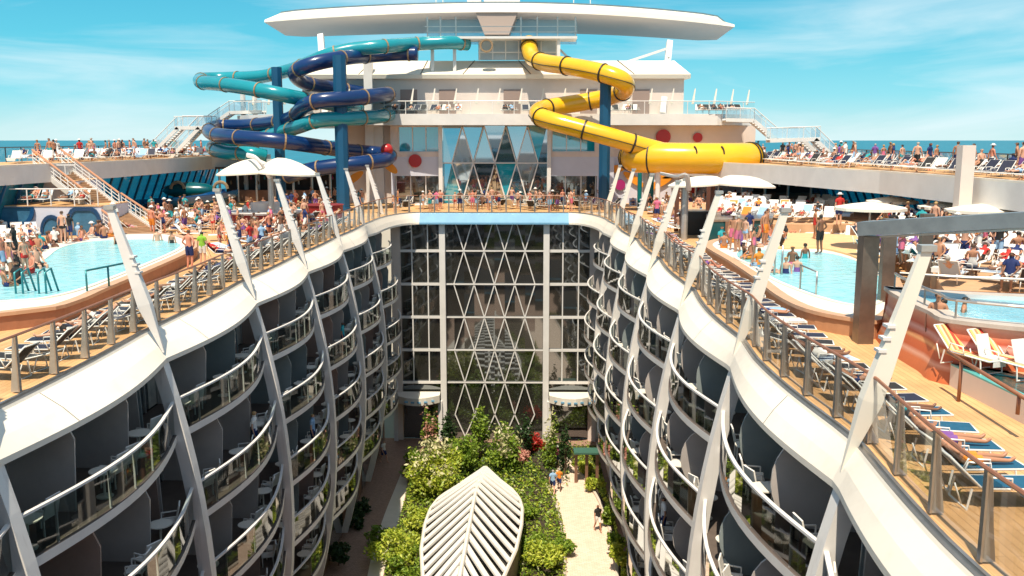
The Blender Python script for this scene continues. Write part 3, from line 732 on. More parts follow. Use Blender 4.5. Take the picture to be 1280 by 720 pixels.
for i, R_ in ((1, 1.15), (3, 1.27), (9, 1.33), (k-2, 1.36), (k-1, 1.34)): 
    d = (sp[min(i+1, k-1)]-sp[i-1]).normalized(); b.tube([sp[i]-d*.06, sp[i]+d*.06], R_, 24)
b.build('flange', black, t)
b = MB()
for u in (868, 902):
    c = W(u, 192, 76.3); b.tube([c+V((.25*math.cos(a)-.1, -.35*abs(math.cos(a))+.1, .6*math.sin(a))) for a in [-1.3+2.6*q/8 for q in range(9)]], .07, 6)
b.build('hoop', black, t)
for u, v0, v1, wd, m, Y in ((823, 205, 268, .42, white2, 77.5), (808, 212, 262, .5, steel_d, 79.5), (814, 215, 262, .5, mat('post_teal', (.0, .16, .17), .4), 80.5), (800, 214, 256, .4, mat('post_teal', (0, 0, 0)), 83)):
    b = MB(); p = W(u, v0, Y); b.tube([(p.x, p.y, p.z), (p.x, p.y, 0.01)], wd/2, 10); b.build('support_post', m, t)
for u, v0, Y, wd, lab in ((424, 69, 78.5, 1.08, 'thick blue pillar carrying the navy tubes, the taller one'), (345.5, 84, 83, .86, 'thinner blue pillar farther out among the turquoise loops'), (757, 103, 80.6, .96, 'blue pillar under the yellow slide')):
    p = W(u, v0, Y); b = MB(); b.prism([(p.x+wd/2*math.cos(PI/4*(q+.5))*1.05, p.y+wd/2*math.sin(PI/4*(q+.5))*1.05) for q in range(8)], 0.0, p.z)
    t = thing('slide_pillar', lab, 'pillar', (p.x, p.y, 0), group='blue slide pillars'); b.build('shaft', pil_blue, t)
    b = MB(); b.lathe([(wd*.62, 0), (wd*.62, .3), (wd*.5, .32)], (p.x, p.y, .004), 12); b.build('foot_plate', pil_blue, t)
for u, Y in ((302, 93), (317, 93)):
    p = W(u, 90 if u < 310 else 94, Y); b = MB(); b.tube([p, (p.x, p.y, 0)], .26, 10)
    tag(b.build('thin_mast', white2, None, loc=(p.x, p.y, 0)), 'slim white mast crossing the turquoise loops, %s one' % ('shorter outer' if u > 310 else 'taller outer'), 'mast', 'slim masts in the slides')
# blue trough on the left deck
t = thing('splash_trough', 'open deep blue slide trough behind the crowded pool', 'slide trough', W(235, 245, 82))
sp = smoothpath([W(u, v, Y) for u, v, Y in ((176, 249, 81), (215, 247, 80), (255, 243, 80), (290, 236, 82))], 6)
A = []
for i, p in enumerate(sp):
    d = (sp[min(i+1, len(sp)-1)]-sp[max(i-1, 0)]).normalized(); nx = d.cross(V((0, 0, 1))).normalized()
    A.append([p+nx*(1.0*math.cos(a))+V((0, 0, .8*math.sin(a))) for a in [PI+PI*q/8 for q in range(9)]])
b = MB(); b.strips(A); b.strips([[p+(V((0, 0, .0)))*0+V((0, -.05, -.05)) for p in r] for r in A][::-1]); b.build('channel', s_blue, t, smooth=True)
b = MB(); p = W(238, 238, 83); b.ball(p, 1.0, 12, sc_=(2.6, 1, .75)); b.build('hood', mat('slide_dark_green', (.0, .08, .10), .25), t, smooth=True)
b = MB()
for u in (222, 276):
    c = W(u, 236, 82); b.tube([c+V((.6*math.cos(a), 0, .6*math.sin(a))) for a in [PI*q/8 for q in range(9)]], .14, 6)
b.build('hoop', gold, t)

# ============================================================ side sun decks
sun_deck = {}
def sundeck(name, label, inner, z, outer_x, th, Yend):
    t = thing(name, label, 'sun deck', inner[len(inner)//2])
    b = MB(); I = [V((p[0], p[1], z)) for p in inner]; O = [V((outer_x, p[1], z)) for p in inner]
    r = [I, O, [p-V((0, 0, th)) for p in O], [p-V((0, 0, th)) for p in I]]
    if outer_x < 0: r = r[::-1]
    b.strips([I, O] if outer_x > 0 else [O, I], mi=1); b.strips([[p-V((0, 0, th)) for p in O], [p-V((0, 0, th)) for p in I]], mi=0)
    b.strips([I, [p-V((0, 0, th)) for p in I]], mi=0)
    b.strips([[p+V((0, 0, .10)) for p in I], [p+V(((.25 if outer_x > 0 else -.25), 0, .10)) for p in I]], mi=2)
    b.strips([[p+V((0, 0, .10)) for p in I], I], mi=2)
    for e in (0, -1): b.face([I[e], O[e], O[e]-V((0, 0, th)), I[e]-V((0, 0, th))])
    b.build('deck_band', [white2, deck_m, white], t); return t, I, O
ZR, ZL = 4.1, 4.35
tR, IR, OR_ = sundeck('sun_deck', 'white edged upper deck packed with loungers along the brighter sea', [G(u, v, ZR) for u, v in ((1420, 240), (1280, 229.5), (1200, 223), (1100, 215.5), (1020, 211), (940, 206.5))]+[V((16.5, 86, ZR)), V((16.0, 100, ZR))], ZR, 30.5, 1.25, 100)
tL, IL, OL = sundeck('sun_deck', 'grey edged upper deck above the blue windscreen and stairs', [V((-25.4, 102, ZL)), V((-25.6, 92, ZL))]+[G(u, v, ZL) for u, v in ((265, 196.5), (180, 201), (107, 204.5), (40, 207), (-60, 211.5))], ZL, -37, 1.15, 100)
for s, t_, O, z, x in ((1, tR, OR_, ZR, 30.2), (-1, tL, OL, ZL, -36.6)):
    ysr = (36, 99) if s > 0 else (52, 101)
    r = thing('windbreak_railing', 'thin dark windbreak railing on the outer edge of the %s upper deck' % ('white edged' if s > 0 else 'grey edged'), 'railing', (x, 60, z), group='outer railings of the upper decks')
    pp = [V((x, ysr[0]+q*(ysr[1]-ysr[0])/20, z)) for q in range(21)]
    st = resample(pp, 2.2)
    for p, d in st: b = MB(); b.box(p+V((0, 0, .55)), (.06, .06, 1.1)); b.build('post', dframe, r)
    b = MB(); b.tube([p+V((0, 0, 1.1)) for p in pp], .04, 6); b.build('top_rail', dframe, r)
    b = MB(); b.strips([[p+V((0, 0, .1)) for p in pp], [p+V((0, 0, 1.05)) for p in pp]]); b.build('glass_panel', railglass, r)
# blue windscreens under the sun decks
for s in (1, -1):
    x = 29.8 if s > 0 else -30.4; z0, z1 = (0.0, ZR-1.25) if s > 0 else (0.0, ZL-1.15)
    t = thing('windscreen', 'tall blue glass windscreen under the %s upper deck' % ('white edged' if s > 0 else 'grey edged'), 'windscreen', (x, 60, 0), group='blue windscreens')
    ya, yb = 34, 98
    b = MB(); b.face([(x+s*.7, ya, z0), (x+s*.7, yb, z0), (x-s*.4, yb, z1), (x-s*.4, ya, z1)]); b.build('glass', screen_g, t)
    b = MB(); y = ya
    while y < yb: b.bar((x+s*.55, y, z0), (x-s*.55, y+.5, z1), .14, .16, up=(0, 1, 0)); y += 1.9
    b.build('mullion', pil_blue, t)
b = MB(); p = G(1197, 262, 0)
p = W(1205, 225, 45); b.box((p.x, p.y, 2.6), (.62, .62, 6.3)); b.box((p.x, p.y, .1), (.9, .9, .2)); tag(b.build('deck_column', cream, None, loc=(p.x, p.y, 0)), 'pale square column rising past the edge of the upper deck', 'column')
# dark bars under the decks
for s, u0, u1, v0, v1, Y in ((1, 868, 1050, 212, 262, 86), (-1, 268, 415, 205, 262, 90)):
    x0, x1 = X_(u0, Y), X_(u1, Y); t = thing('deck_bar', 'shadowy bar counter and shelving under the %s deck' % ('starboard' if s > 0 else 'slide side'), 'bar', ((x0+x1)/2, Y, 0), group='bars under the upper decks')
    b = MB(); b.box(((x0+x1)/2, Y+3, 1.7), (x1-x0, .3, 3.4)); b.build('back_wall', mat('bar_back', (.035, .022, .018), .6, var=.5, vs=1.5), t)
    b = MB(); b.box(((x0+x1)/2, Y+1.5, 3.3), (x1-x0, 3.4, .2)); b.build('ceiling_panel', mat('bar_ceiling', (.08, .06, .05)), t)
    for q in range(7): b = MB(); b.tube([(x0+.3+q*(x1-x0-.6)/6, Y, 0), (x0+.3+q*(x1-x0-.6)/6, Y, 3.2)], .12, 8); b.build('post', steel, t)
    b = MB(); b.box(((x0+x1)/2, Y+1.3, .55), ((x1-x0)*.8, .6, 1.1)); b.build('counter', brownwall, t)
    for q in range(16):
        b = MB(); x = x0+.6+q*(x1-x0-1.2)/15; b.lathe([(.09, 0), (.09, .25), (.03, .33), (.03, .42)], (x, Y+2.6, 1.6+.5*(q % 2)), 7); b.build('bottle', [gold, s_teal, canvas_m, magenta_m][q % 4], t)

# ============================================================ side stairs (pale, glassy)
def stair(name, label, flights, wd, group=None, mt=white2, gl=stair_g, rails=True, treads=teak, n=10):
    a0 = flights[0][0]; t = thing(name, label, 'staircase', a0, group=group)
    for a, c in flights:
        a = V(a); c = V(c); d = c-a; side = V((0, 1, 0)) if abs(d.x) > abs(d.y) else V((1, 0, 0))
        for sg in (-1, 1):
            o = side*(sg*wd/2)
            b = MB(); b.bar(a+o, c+o, .10, .32); b.build('stringer', mt, t)
            if rails:
                b = MB(); b.tube([a+o+V((0, 0, 1.1)), c+o+V((0, 0, 1.1))], .045, 6)
                nn = max(2, int(d.length/1.3))
                for q in range(nn+1): p = a.lerp(c, q/nn)+o; b.tube([p, p+V((0, 0, 1.1))], .03, 5)
                b.build('handrail', mt, t)
                b = MB(); b.face([a+o+V((0, 0, .2)), c+o+V((0, 0, .2)), c+o+V((0, 0, 1.0)), a+o+V((0, 0, 1.0))]); b.build('glass_panel', gl, t)
        steps = max(2, int(abs(d.z)/.19)) if abs(d.z) > .3 else 1
        b = MB()
        for q in range(steps):
            p = a.lerp(c, (q+.5)/steps); b.box(p, ((abs(d.x)/steps*1.0 if abs(d.x) > abs(d.y) else wd), (wd if abs(d.x) > abs(d.y) else abs(d.y)/steps), .06))
        b.build('tread', treads, t)
    return t
stair('outer_staircase', 'pale glass sided stairs descending beside the yellow bowl', [(W(905, 150, 86), W(940, 151, 86)), (W(940, 151, 86), W(968, 175, 86)), (W(968, 175, 86), W(1000, 175, 86)), (W(1000, 174, 85), W(1032, 206, 85))], 1.6, 'pale glass sided stairs', treads=white2)
stair('outer_staircase', 'second flight of pale glass stairs ending by the upper deck loungers', [(W(960, 176, 82), W(1022, 174, 82)), (W(1016, 174, 82), W(1050, 207, 82))], 1.4, 'pale glass sided stairs', treads=white2)
stair('outer_staircase', 'pale glass sided stairs stepping down left of the turquoise loop', [(W(330, 140, 92), W(290, 141, 92)), (W(290, 141, 92), W(262, 160, 92)), (W(262, 160, 92), W(222, 160, 92)), (W(226, 160, 92), W(188, 198, 92))], 1.6, 'pale glass sided stairs', treads=white2)
stair('outer_staircase', 'lowest pale stairs flight below the left landing', [(W(268, 160, 88), W(232, 160, 88)), (W(252, 160, 88), W(214, 200, 88))], 1.4, 'pale glass sided stairs', treads=white2)
# crossbraced diagonals
for (u0, v0, u1, v1, Y) in ((205, 165, 190, 186, 90), (318, 120, 300, 140, 92)): pass
# teak stairs on the left with orange-brown rails
a = G(86, 204, ZL); c = G(178, 296, 0)
wdv = 1.9
def teakstair(label, a, c, wd):
    t = thing('teak_staircase', label, 'staircase', c, group='teak stairs beside the stage'); a = V(a); c = V(c)
    d = c-a; h = V((d.x, d.y, 0)).normalized(); side = V((-h.y, h.x, 0)); ns = 22
    b = MB()
    for q in range(ns):
        p = a.lerp(c, (q+.5)/ns); L_ = V((d.x, d.y, 0)).length/ns
        ang = math.atan2(h.y, h.x); b.box(p-V((0, 0, .04)), (L_*1.02, wd, .2), rz=ang)
    b.build('tread', teak, t)
    for sg in (-1, 1):
        o = side*(sg*wd/2); b = MB(); b.bar(a+o, c+o, .08, .4); b.build('stringer', white2, t)
        b = MB(); b.tube([a+o+V((0, 0, 1.05)), c+o+V((0, 0, 1.05))], .07, 6); b.build('handrail', mat('orange_brown_rail', (.50, .24, .13), .4), t)
        b = MB()
        for f in (.3, .55, .8): b.tube([a+o+V((0, 0, f)), c+o+V((0, 0, f))], .022, 5)
        for q in range(9): p = a.lerp(c, q/8)+o; b.tube([p, p+V((0, 0, 1.05))], .04, 6)
        b.build('guard_rail', white2, t)
teakstair('upper teak stairs with orange brown handrails coming down from the upper deck', G(60, 206, 4.3), G(132, 262, 1.5), 2.0)
teakstair('lower teak stairs with orange brown handrails ending beside the pool', W(128, 262, 62), G(176, 297, 0), 2.6)
# ============================================================ pools
def poly_px(L_, z): return [G(u, v, z) for u, v in L_]
def dense(poly, n=4):
    c = [V(p) for p in poly]; k = len(c); o = []
    for i in range(k):
        p0, p1, p2, p3 = c[i-1], c[i], c[(i+1) % k], c[(i+2) % k]
        for q in range(n):
            t = q/n; o.append(.5*((2*p1)+(p2-p0)*t+(2*p0-5*p1+4*p2-p3)*t*t+(3*p1-p0-3*p2+p3)*t**3))
    return o
def inset(poly, d):
    k = len(poly); o = []; area = sum(poly[i].x*poly[(i+1) % k].y-poly[(i+1) % k].x*poly[i].y for i in range(k)); sg = 1 if area > 0 else -1
    for i in range(k):
        t = (poly[(i+1) % k]-poly[i-1]); t.z = 0; t.normalize(); o.append(poly[i]+V((-t.y, t.x, 0))*d*sg)
    return o
def ring(b, P0, z0, P1, z1, mi=0):
    a = [V((p.x, p.y, z0)) for p in P0]; c = [V((p.x, p.y, z1)) for p in P1]; b.strips([a+[a[0]], c+[c[0]]], mi)
def pool(name, label, outer, inner, z, wallm, topm, waterm, cat='pool', wide=.35, dz=.05):
    t = thing(name, label, cat, (sum(p.x for p in outer)/len(outer), sum(p.y for p in outer)/len(outer), 0))
    O = dense(outer); I = dense(inner)
    b = MB(); ring(b, O, 0, O, z-.12); b.build('basin_wall', wallm, t)
    O1 = inset(O, -.06); b = MB(); ring(b, O1, z-.12, O1, z); O2 = inset(O, wide); ring(b, O1, z, O2, z); ring(b, O, z-.12, O1, z-.12); b.build('coping', wallm if topm is None else mat('coping_tan', (.60, .36, .22), .5, var=.15), t)
    b = MB()  # wet ledge between coping and water
    n = len(O2); m_ = len(I); k = min(n, m_)
    b.face([V((p.x, p.y, z-.02)) for p in O2]); b.build('ledge', topm or white, t)
    b = MB(); b.face([V((p.x, p.y, z-.005)) for p in I]); b.build('water', waterm, t)
    I2 = inset(I, -.18); b = MB(); ring(b, I, z+dz*.5, I2, z+dz*.5); ring(b, I, z-.01, I, z+dz*.5); ring(b, I2, z+dz*.5, I2, z-.02); b.build('rim_tile', mat('pale_rim', (.78, .70, .60), .5), t)
    return t
pale = mat('pool_ledge_pale', (.80, .76, .68), .45, var=.1, vs=2)
lo = poly_px([(-90,392),(50,385),(98,374),(135,358),(190,335),(236,314),(245,303),(215,292),(150,292),(100,296),(62,302),(36,318),(0,328),(-100,345)], .6)
li = poly_px([(-80,378),(20,375),(60,371),(100,361),(140,346),(185,328),(222,311),(222,304),(190,299),(140,300),(100,304),(74,311),(54,326),(30,336),(-60,356)], .6)
pool('family_pool', 'pale turquoise raised pool with red brown wall behind the shaded rim loungers', lo, li, .6, brick, pale, pool_w)
ro_ = poly_px([(882,306),(912,325),(942,345),(972,368),(1008,385),(1060,396),(1104,398),(1128,372),(1118,342),(1085,318),(1040,304),(990,298),(940,298),(900,298)], .6)
ri_ = poly_px([(922,322),(945,333),(962,345),(985,356),(1020,369),(1062,380),(1092,379),(1104,362),(1094,341),(1066,325),(1030,316),(985,313),(948,312),(926,313)], .6)
pool('sun_pool', 'pale turquoise kidney shaped pool with tan coping beside the steel frame', ro_, ri_, .6, mat('tan_pool_wall', (.50, .26, .14), .55, var=.2), pale, pool_w)
# ladders / rails at pools
def hoop_rail(label, pts, r=.035, m=steel, group='grab rails at the pools', cat='grab rail', name='grab_rail'):
    b = MB()
    for P_ in pts: b.tube(P_, r, 6)
    tag(b.build(name, m, None, smooth=True, loc=pts[0][0]), label, cat, group)
tealrail = mat('teal_rail', (.03, .20, .22), .3, .4)
A = G(109, 364, .6); B = G(162, 352, .6); Bm = A.lerp(B, .5); up = V((0, 0, .75))
hoop_rail('teal grab rail with three legs at the near edge of the family pool', [[A, A+up, B+up, B], [Bm, Bm+up]], .04, tealrail)
for i, (u, v) in enumerate(((20, 366), (30, 366), (49, 365), (59, 364))): pass
for u, lab in ((20, 'pair of teal entry rails at the family pool, outer pair'), (49, 'pair of teal entry rails at the family pool, next to the open water')):
    L_ = []
    for du in (0, 9): p = G(u+du, 367, .6); q = p+V((.1, .7, 0)); L_.append([p, p+up, p.lerp(q, .5)+up*1.15, q+V((0, 0, -.1))])
    hoop_rail(lab, L_, .04, tealrail)
p = G(1000, 362, .6); q = G(1020, 369, .6); hoop_rail('bent steel grab rail at the near edge of the sun pool', [[p, p+up*1.2, q+up*1.1, q]], .035)
for u, lab in ((968, 'tall twin steel ladder rails standing in the sun pool'),): 
    hoop_rail(lab, [[G(u, 343, .6), G(u, 343, .6)+up*1.6], [G(u+9, 343, .6), G(u+9, 343, .6)+up*1.6]], .04)
p = G(895, 300, 0); hoop_rail('small arched steel rail beside the dark teal tank', [[p, p+V((0, 0, 1.1)), p+V((.5, .2, 1.3)), p+V((1.0, .3, 1.1)), p+V((1, .3, 0))]], .045)
# tank behind right pool
t = thing('teal_tank', 'dark teal sided plunge tank behind the sun pool', 'tank', G(915, 303, 0))
pp = poly_px([(884, 304), (962, 301), (966, 289), (884, 291)], 0)
b = MB(); b.prism([(p.x, p.y) for p in pp], 0, 1.25); b.build('side_panel', dkgreen, t)
b = MB(); q = inset([V(p) for p in pp], -.12); b.prism([(p.x, p.y) for p in q], 1.25, 1.37); b.build('rim', steel, t)
b = MB(); p = G(921, 303, 0); b.box((p.x, p.y-.12, .75), (1.5, .12, 1.0)); b.build('hatch', brownwall, t)
# beige deck lozenge behind the right pool: sand coloured ledge
b = MB(); b.prism([(p.x, p.y) for p in dense(poly_px([(965,309),(1020,309),(1062,318),(1090,332),(1112,338),(1100,300),(1050,293),(975,292)], .66))], .3, .66); tag(b.build('sunning_ledge', mat('sand_ledge', (.76, .48, .24), .7, var=.12)), 'sandy orange curved ledge behind the sun pool', 'ledge')

# ============================================================ whirlpool with striped mosaic wall
m = bpy.data.materials.new('striped_mosaic'); m.use_nodes = True; n_ = m.node_tree.nodes; l_ = m.node_tree.links
tc_ = n_.new('ShaderNodeTexCoord'); sp_ = n_.new('ShaderNodeSeparateXYZ'); l_.new(tc_.outputs['Object'], sp_.inputs[0])
nz_ = n_.new('ShaderNodeTexNoise'); nz_.inputs['Scale'].default_value = .35; l_.new(tc_.outputs['Object'], nz_.inputs[0])
ma = n_.new('ShaderNodeMath'); ma.operation = 'MULTIPLY_ADD'; ma.inputs[1].default_value = .12; l_.new(nz_.outputs[0], ma.inputs[0]); l_.new(sp_.outputs['Z'], ma.inputs[2])
dv = n_.new('ShaderNodeMath'); dv.operation = 'DIVIDE'; dv.inputs[1].default_value = 1.85; l_.new(ma.outputs[0], dv.inputs[0])
cr = n_.new('ShaderNodeValToRGB'); cr.color_ramp.interpolation = 'LINEAR'; e = cr.color_ramp.elements
cols = [(0, (.52, .13, .04)), (.18, (.60, .17, .06)), (.24, (.78, .42, .30)), (.30, (.55, .12, .04)), (.40, (.62, .15, .05)), (.44, (.85, .45, .20)), (.50, (.58, .11, .04)), (.58, (.74, .40, .34)), (.64, (.50, .10, .05)), (.76, (.72, .30, .18)), (.84, (.80, .55, .45)), (.9, (.55, .16, .10)), (1, (.80, .60, .50))]
e[0].position = 0; e[0].color = (*cols[0][1], 1); e[1].position = 1; e[1].color = (*cols[-1][1], 1)
for p_, c_ in cols[1:-1]: q = e.new(p_); q.color = (*c_, 1)
l_.new(dv.outputs[0], cr.inputs[0])
ck = n_.new('ShaderNodeTexNoise'); ck.inputs['Scale'].default_value = 9; l_.new(tc_.outputs['Object'], ck.inputs[0])
mx_ = n_.new('ShaderNodeMix'); mx_.data_type = 'RGBA'; mx_.blend_type = 'MULTIPLY'; mx_.inputs[0].default_value = .15; l_.new(cr.outputs[0], mx_.inputs[6]); l_.new(ck.outputs[0], mx_.inputs[7])
mg = n_.new('ShaderNodeMix'); mg.data_type = 'RGBA'; mg.blend_type = 'MIX'; mg.inputs[0].default_value = 0; l_.new(mx_.outputs[2], mg.inputs[6]); l_.new(mg.outputs[2], n_['Principled BSDF'].inputs['Base Color'])
n_['Principled BSDF'].inputs['Roughness'].default_value = .5
t = thing('whirlpool', 'round raised whirlpool with orange and pink striped mosaic wall', 'whirlpool', (15, 24, 0))
base = [G(1100, 432, 0), G(1122, 446, 0), G(1148, 462, 0), G(1176, 479, 0)]
base = [G(1096, 426, 0), G(1118, 445, 0), G(1146, 463, 0), G(1178, 480, 0)]
ext = [V((15.2, 20.9, 0)), V((17.5, 20.5, 0)), V((20.5, 21.0, 0)), V((22.5, 23.0, 0)), V((21.5, 25.6, 0)), V((18, 26.3, 0)), V((15.4, 27.0, 0)), V((13.6, 27.9, 0))]
loop = dense(base+ext, 4)
Z1 = 1.62
def flare(d, z): return [V((p.x, p.y, z)) for p in inset(loop, -d)]
b = MB(); rings = [flare(d, z) for d, z in ((0, 0), (-.10, .3), (-.20, .7), (-.26, 1.1), (-.28, 1.4), (-.28, Z1-.1))]
for r0, r1 in zip(rings, rings[1:]): b.strips([r0+[r0[0]], r1+[r1[0]]])
b.build('mosaic_wall', m, t, smooth=True)
b = MB(); o1 = flare(-.16, Z1); o2 = flare(-.75, Z1); o0 = flare(-.16, Z1-.1)
for r0, r1 in ((o0, o1), (o1, o2)): b.strips([r0+[r0[0]], r1+[r1[0]]])
b.build('rim_coping', mat('rim_grey', (.55, .48, .42), .5, var=.2), t)
w0 = flare(-.75, Z1-.12); w1 = flare(-.75, Z1); b = MB(); b.strips([w1+[w1[0]], w0+[w0[0]]]); b.build('inner_wall', white2, t)
b = MB(); b.face(flare(-.74, Z1-.12)); b.build('water', mat('whirl_water', (.18, .52, .66), .12, var=.35, vs=1.3, bump=.6, bs=4), t)
b = MB(); rr = flare(-.4, Z1+.45); seg = rr[:44]; b.tube(seg, .04, 6)
for i in range(0, 44, 6): b.tube([V((seg[i].x, seg[i].y, Z1)), seg[i]], .03, 6)
b.build('safety_rail', steel, t)
# stair rail + cream tub in the lower right
t = thing('planter_tub', 'low cream walled tank with teal rim in the bottom corner', 'tank', G(1230, 490, 0))
Q = [G(1178, 480, 0)+V((.1, -.15, 0)), G(1290, 536, 0), G(1400, 560, 0), V((18, 17.5, 0)), V((15.2, 20.1, 0)), V((13.6, 21.6, 0))]
b = MB(); b.prism([(p.x, p.y) for p in Q], 0, .52); b.build('tub_wall', cream, t)
b = MB(); q1 = [V(p) for p in Q]; q2 = inset(q1, .22); ring(b, q1, .56, q2, .56); ring(b, q1, .52, q1, .56); ring(b, q2, .56, q2, .50); b.build('rim', mat('teal_rim', (.10, .42, .42), .35), t)
b = MB(); b.face([V((p.x, p.y, .535)) for p in q2]); b.build('water', mat('dark_green_water', (.01, .07, .07), .06, bump=.2), t)
A = G(1190, 425, 1.0); hoop_rail('varnished stair handrail crossing in front of the mosaic wall', [[G(1185, 440, 1.0), G(1285, 500, .9)], [G(1202, 452, .95), V((G(1202, 452, .95).x, G(1202, 452, .95).y, 0))], [G(1274, 494, .9), V((G(1274, 494, .9).x, G(1274, 494, .9).y, .5))]], .045, wood)

# ============================================================ stainless frame
t = thing('steel_frame', 'brushed steel goalpost frame standing by the sun pool', 'steel frame', G(1078, 430, 0))
c = G(1078, 428, 0); y = c.y
b = MB(); b.box((c.x, y, 1.61), (.46, .5, 3.22)); b.build('column', rib_dark, t)
bs_ = V((c.x-.23, y, 3.43)); be_ = W(1340, 271, 23.4); b = MB(); b.bar(bs_, be_, .62, .40); b.build('beam', mat('beam_steel', (.34, .36, .38), .35, .7, var=.3, vs=1.2), t)
b = MB(); b.bar(bs_+V((.5, 0, -.24)), be_+V((0, 0, -.24)), .42, .06); b.build('beam_lining', white2, t)
for u, v0, Y, wd in ((1112, 285, 31, .42), (1158, 290, 33, .40)):
    b = MB(); p = W(u, v0, Y); b.box((p.x, Y, 1.7), (wd, .3, 3.4)); b.build('rear_column', rib_dark, t)

# ============================================================ parasols and sails
def parasol(label, c, R_, zt, rise=.28, fin=False, group='flat cream parasols', n=12, pole=steel_d, z0=0):
    t = thing('parasol', label, 'parasol', (c[0], c[1], z0), group=group)
    b = MB(); top = V((c[0], c[1], zt+rise)); P_ = [V((c[0]+R_*math.cos(2*PI*k/n), c[1]+R_*math.sin(2*PI*k/n), zt)) for k in range(n)]
    M_ = [top.lerp(p, .5)+V((0, 0, .08*rise)) for p in P_]
    for k in range(n):
        k2 = (k+1) % n; b.face([top, M_[k], M_[k2]]); b.face([M_[k], P_[k], P_[k2], M_[k2]])
        q = V((0, 0, -.14)); b.face([P_[k], P_[k]+q, P_[k2]+q, P_[k2]])
    b.build('canopy', canvas_m, t)
    b = MB(); b.tube([(c[0], c[1], z0), (c[0], c[1], zt+rise-.02)], .05, 8); b.build('pole', pole, t)
    b = MB()
    for k in range(0, n, 2): b.bar(top-V((0, 0, .5)), top.lerp(P_[k], .9)-V((0, 0, .05)), .03, .03)
    b.build('rib', pole, t)
    b = MB(); b.lathe([(.35, 0), (.35, .08), (.08, .12)], (c[0], c[1], z0), 12); b.build('base', dframe, t)
for u, v, Y, R_, lab in ((1088, 258, 46, 1.72, 'widest cream parasol beyond the steel frame'), (1115, 250, 56, 1.5, 'small cream parasol tucked behind the widest one'), (1183, 257, 50, 1.45, 'cream parasol in front of the pale square column'), (1208, 251, 56, 1.5, 'cream parasol touching the foot of the pale square column')):
    p = W(u, v+1, Y); parasol(lab, (p.x, Y), R_, p.z)
p = W(1226, 262, 44); 
t_ = parasol('pale pink parasol low behind the steel beam', (p.x, 44), 1.6, p.z)
p = W(1275, 310, 40)
# big petal canopy left
def petal(label, cpx, Y, half, z_edge, z_top, pole_u, pole_v, group):
    c = W(cpx, 200, Y); t = thing('petal_canopy', label, 'shade canopy', (W(pole_u, 200, Y).x, Y, 0), group=group)
    px = W(pole_u, 200, Y).x
    for k, (dx_, w_, dz_, dy_) in enumerate(((-half*.48, half*.62, 0, .6), (half*.46, half*.62, .1, -.2))):
        b = MB(); n = 20; rim = []; mid = []; cx = c.x+dx_; cy = Y+dy_
        for q in range(n):
            a = 2*PI*q/n; rim.append(V((cx+w_*math.cos(a), cy+w_*.85*math.sin(a), z_edge-.1*math.cos(a)*(1 if dx_ > 0 else -1)))); 
        apex = V((cx-dx_*.35, cy, z_top+dz_))
        rings_ = [rim]+[[apex.lerp(p, f)+V((0, 0, (1-f)*f*.9)) for p in rim] for f in (.8, .55, .3, .12)]
        for r0, r1 in zip(rings_, rings_[1:]): b.strips([r0+[r0[0]], r1+[r1[0]]])
        b.face(rings_[-1]); low = [p+V((0, 0, -.10)) for p in rim]; b.strips([rim+[rim[0]], low+[low[0]]]); b.build('canvas_petal', canvas_m, t, smooth=True)
    b = MB(); b.tube([(px, Y, 0), (px, Y, z_top)], .2, 10); b.build('pole', steel_d, t)
    sp = smoothpath([(px+.1, Y-.6, z_edge-.3), (px-.2, Y-1.2, z_edge+.6), (px-.7, Y-.9, z_top+.1), (px-1.5, Y, z_top+.25)], 5)
    b = MB(); b.tube(sp, .16, 6, sy=.5); b.build('blade_arm', white2, t)
    b = MB(); b.bar((c.x-half*.9, Y, z_edge-.05), (px, Y, z_top-.3), .08, .12); b.bar((c.x+half*.9, Y, z_edge-.05), (px, Y, z_top-.3), .08, .12); b.build('rib', steel_d, t)
petal('big double petal cream canopy shading the round maroon bar', 333, 62, 3.25, 3.8, 4.75, 337, 275, 'petal canopies')
petal('flatter double petal cream canopy below the yellow bowl', 904, 56, 2.9, 3.35, 3.75, 858, 292, 'petal canopies')
t = thing('support_column', 'pair of brown columns holding the flatter canopy', 'columns', (W(850, 295, 56).x, 56, 0))
for u, v in ((853, 296), (889, 296), (845, 291), (884, 293)):
    p = G(u, v, 0); b = MB(); b.box((p.x, p.y, 1.75), (.26, .26, 3.3)); b.build('post', mat('brown_post', (.13, .05, .03), .5), t)
t = thing('drinks_kiosk', 'dark kiosk box between the brown columns', 'kiosk', G(866, 296, 0)); p = G(868, 294, 0)
b = MB(); b.box((p.x, p.y+.6, .75), (1.6, 1.1, 1.5)); b.build('cabinet', mat('kiosk_dark', (.05, .05, .05), .4, var=.3), t); b = MB(); b.box((p.x, p.y+.6, 1.53), (1.8, 1.3, .07)); b.build('worktop', steel, t)
# round bar under the left canopy
t = thing('round_bar', 'round maroon fronted bar counter under the big canopy', 'bar', (W(332, 270, 64).x, 64, 0)); c = W(332, 270, 64)
b = MB(); b.lathe([(2.3, 0), (2.35, 1.0)], (c.x, 64, 0), 28); b.build('counter_front', maroon, t)
b = MB(); b.lathe([(2.6, 1.0), (2.65, 1.12), (2.0, 1.13)], (c.x, 64, 0), 28); b.build('counter_top', white2, t)
b = MB(); b.lathe([(1.0, 0), (1.0, 1.7), (.5, 1.75)], (c.x, 64, 0), 14); b.build('back_unit', cream, t)
c2 = W(404, 262, 70); b = MB(); b.lathe([(1.5, 0), (1.5, 1.1), (1.6, 1.15)], (c2.x, 70, 0), 18); tag(b.build('service_drum', maroon, None, loc=(c2.x, 70, 0)), 'small maroon drum counter beside the tallest blue pillar', 'counter')

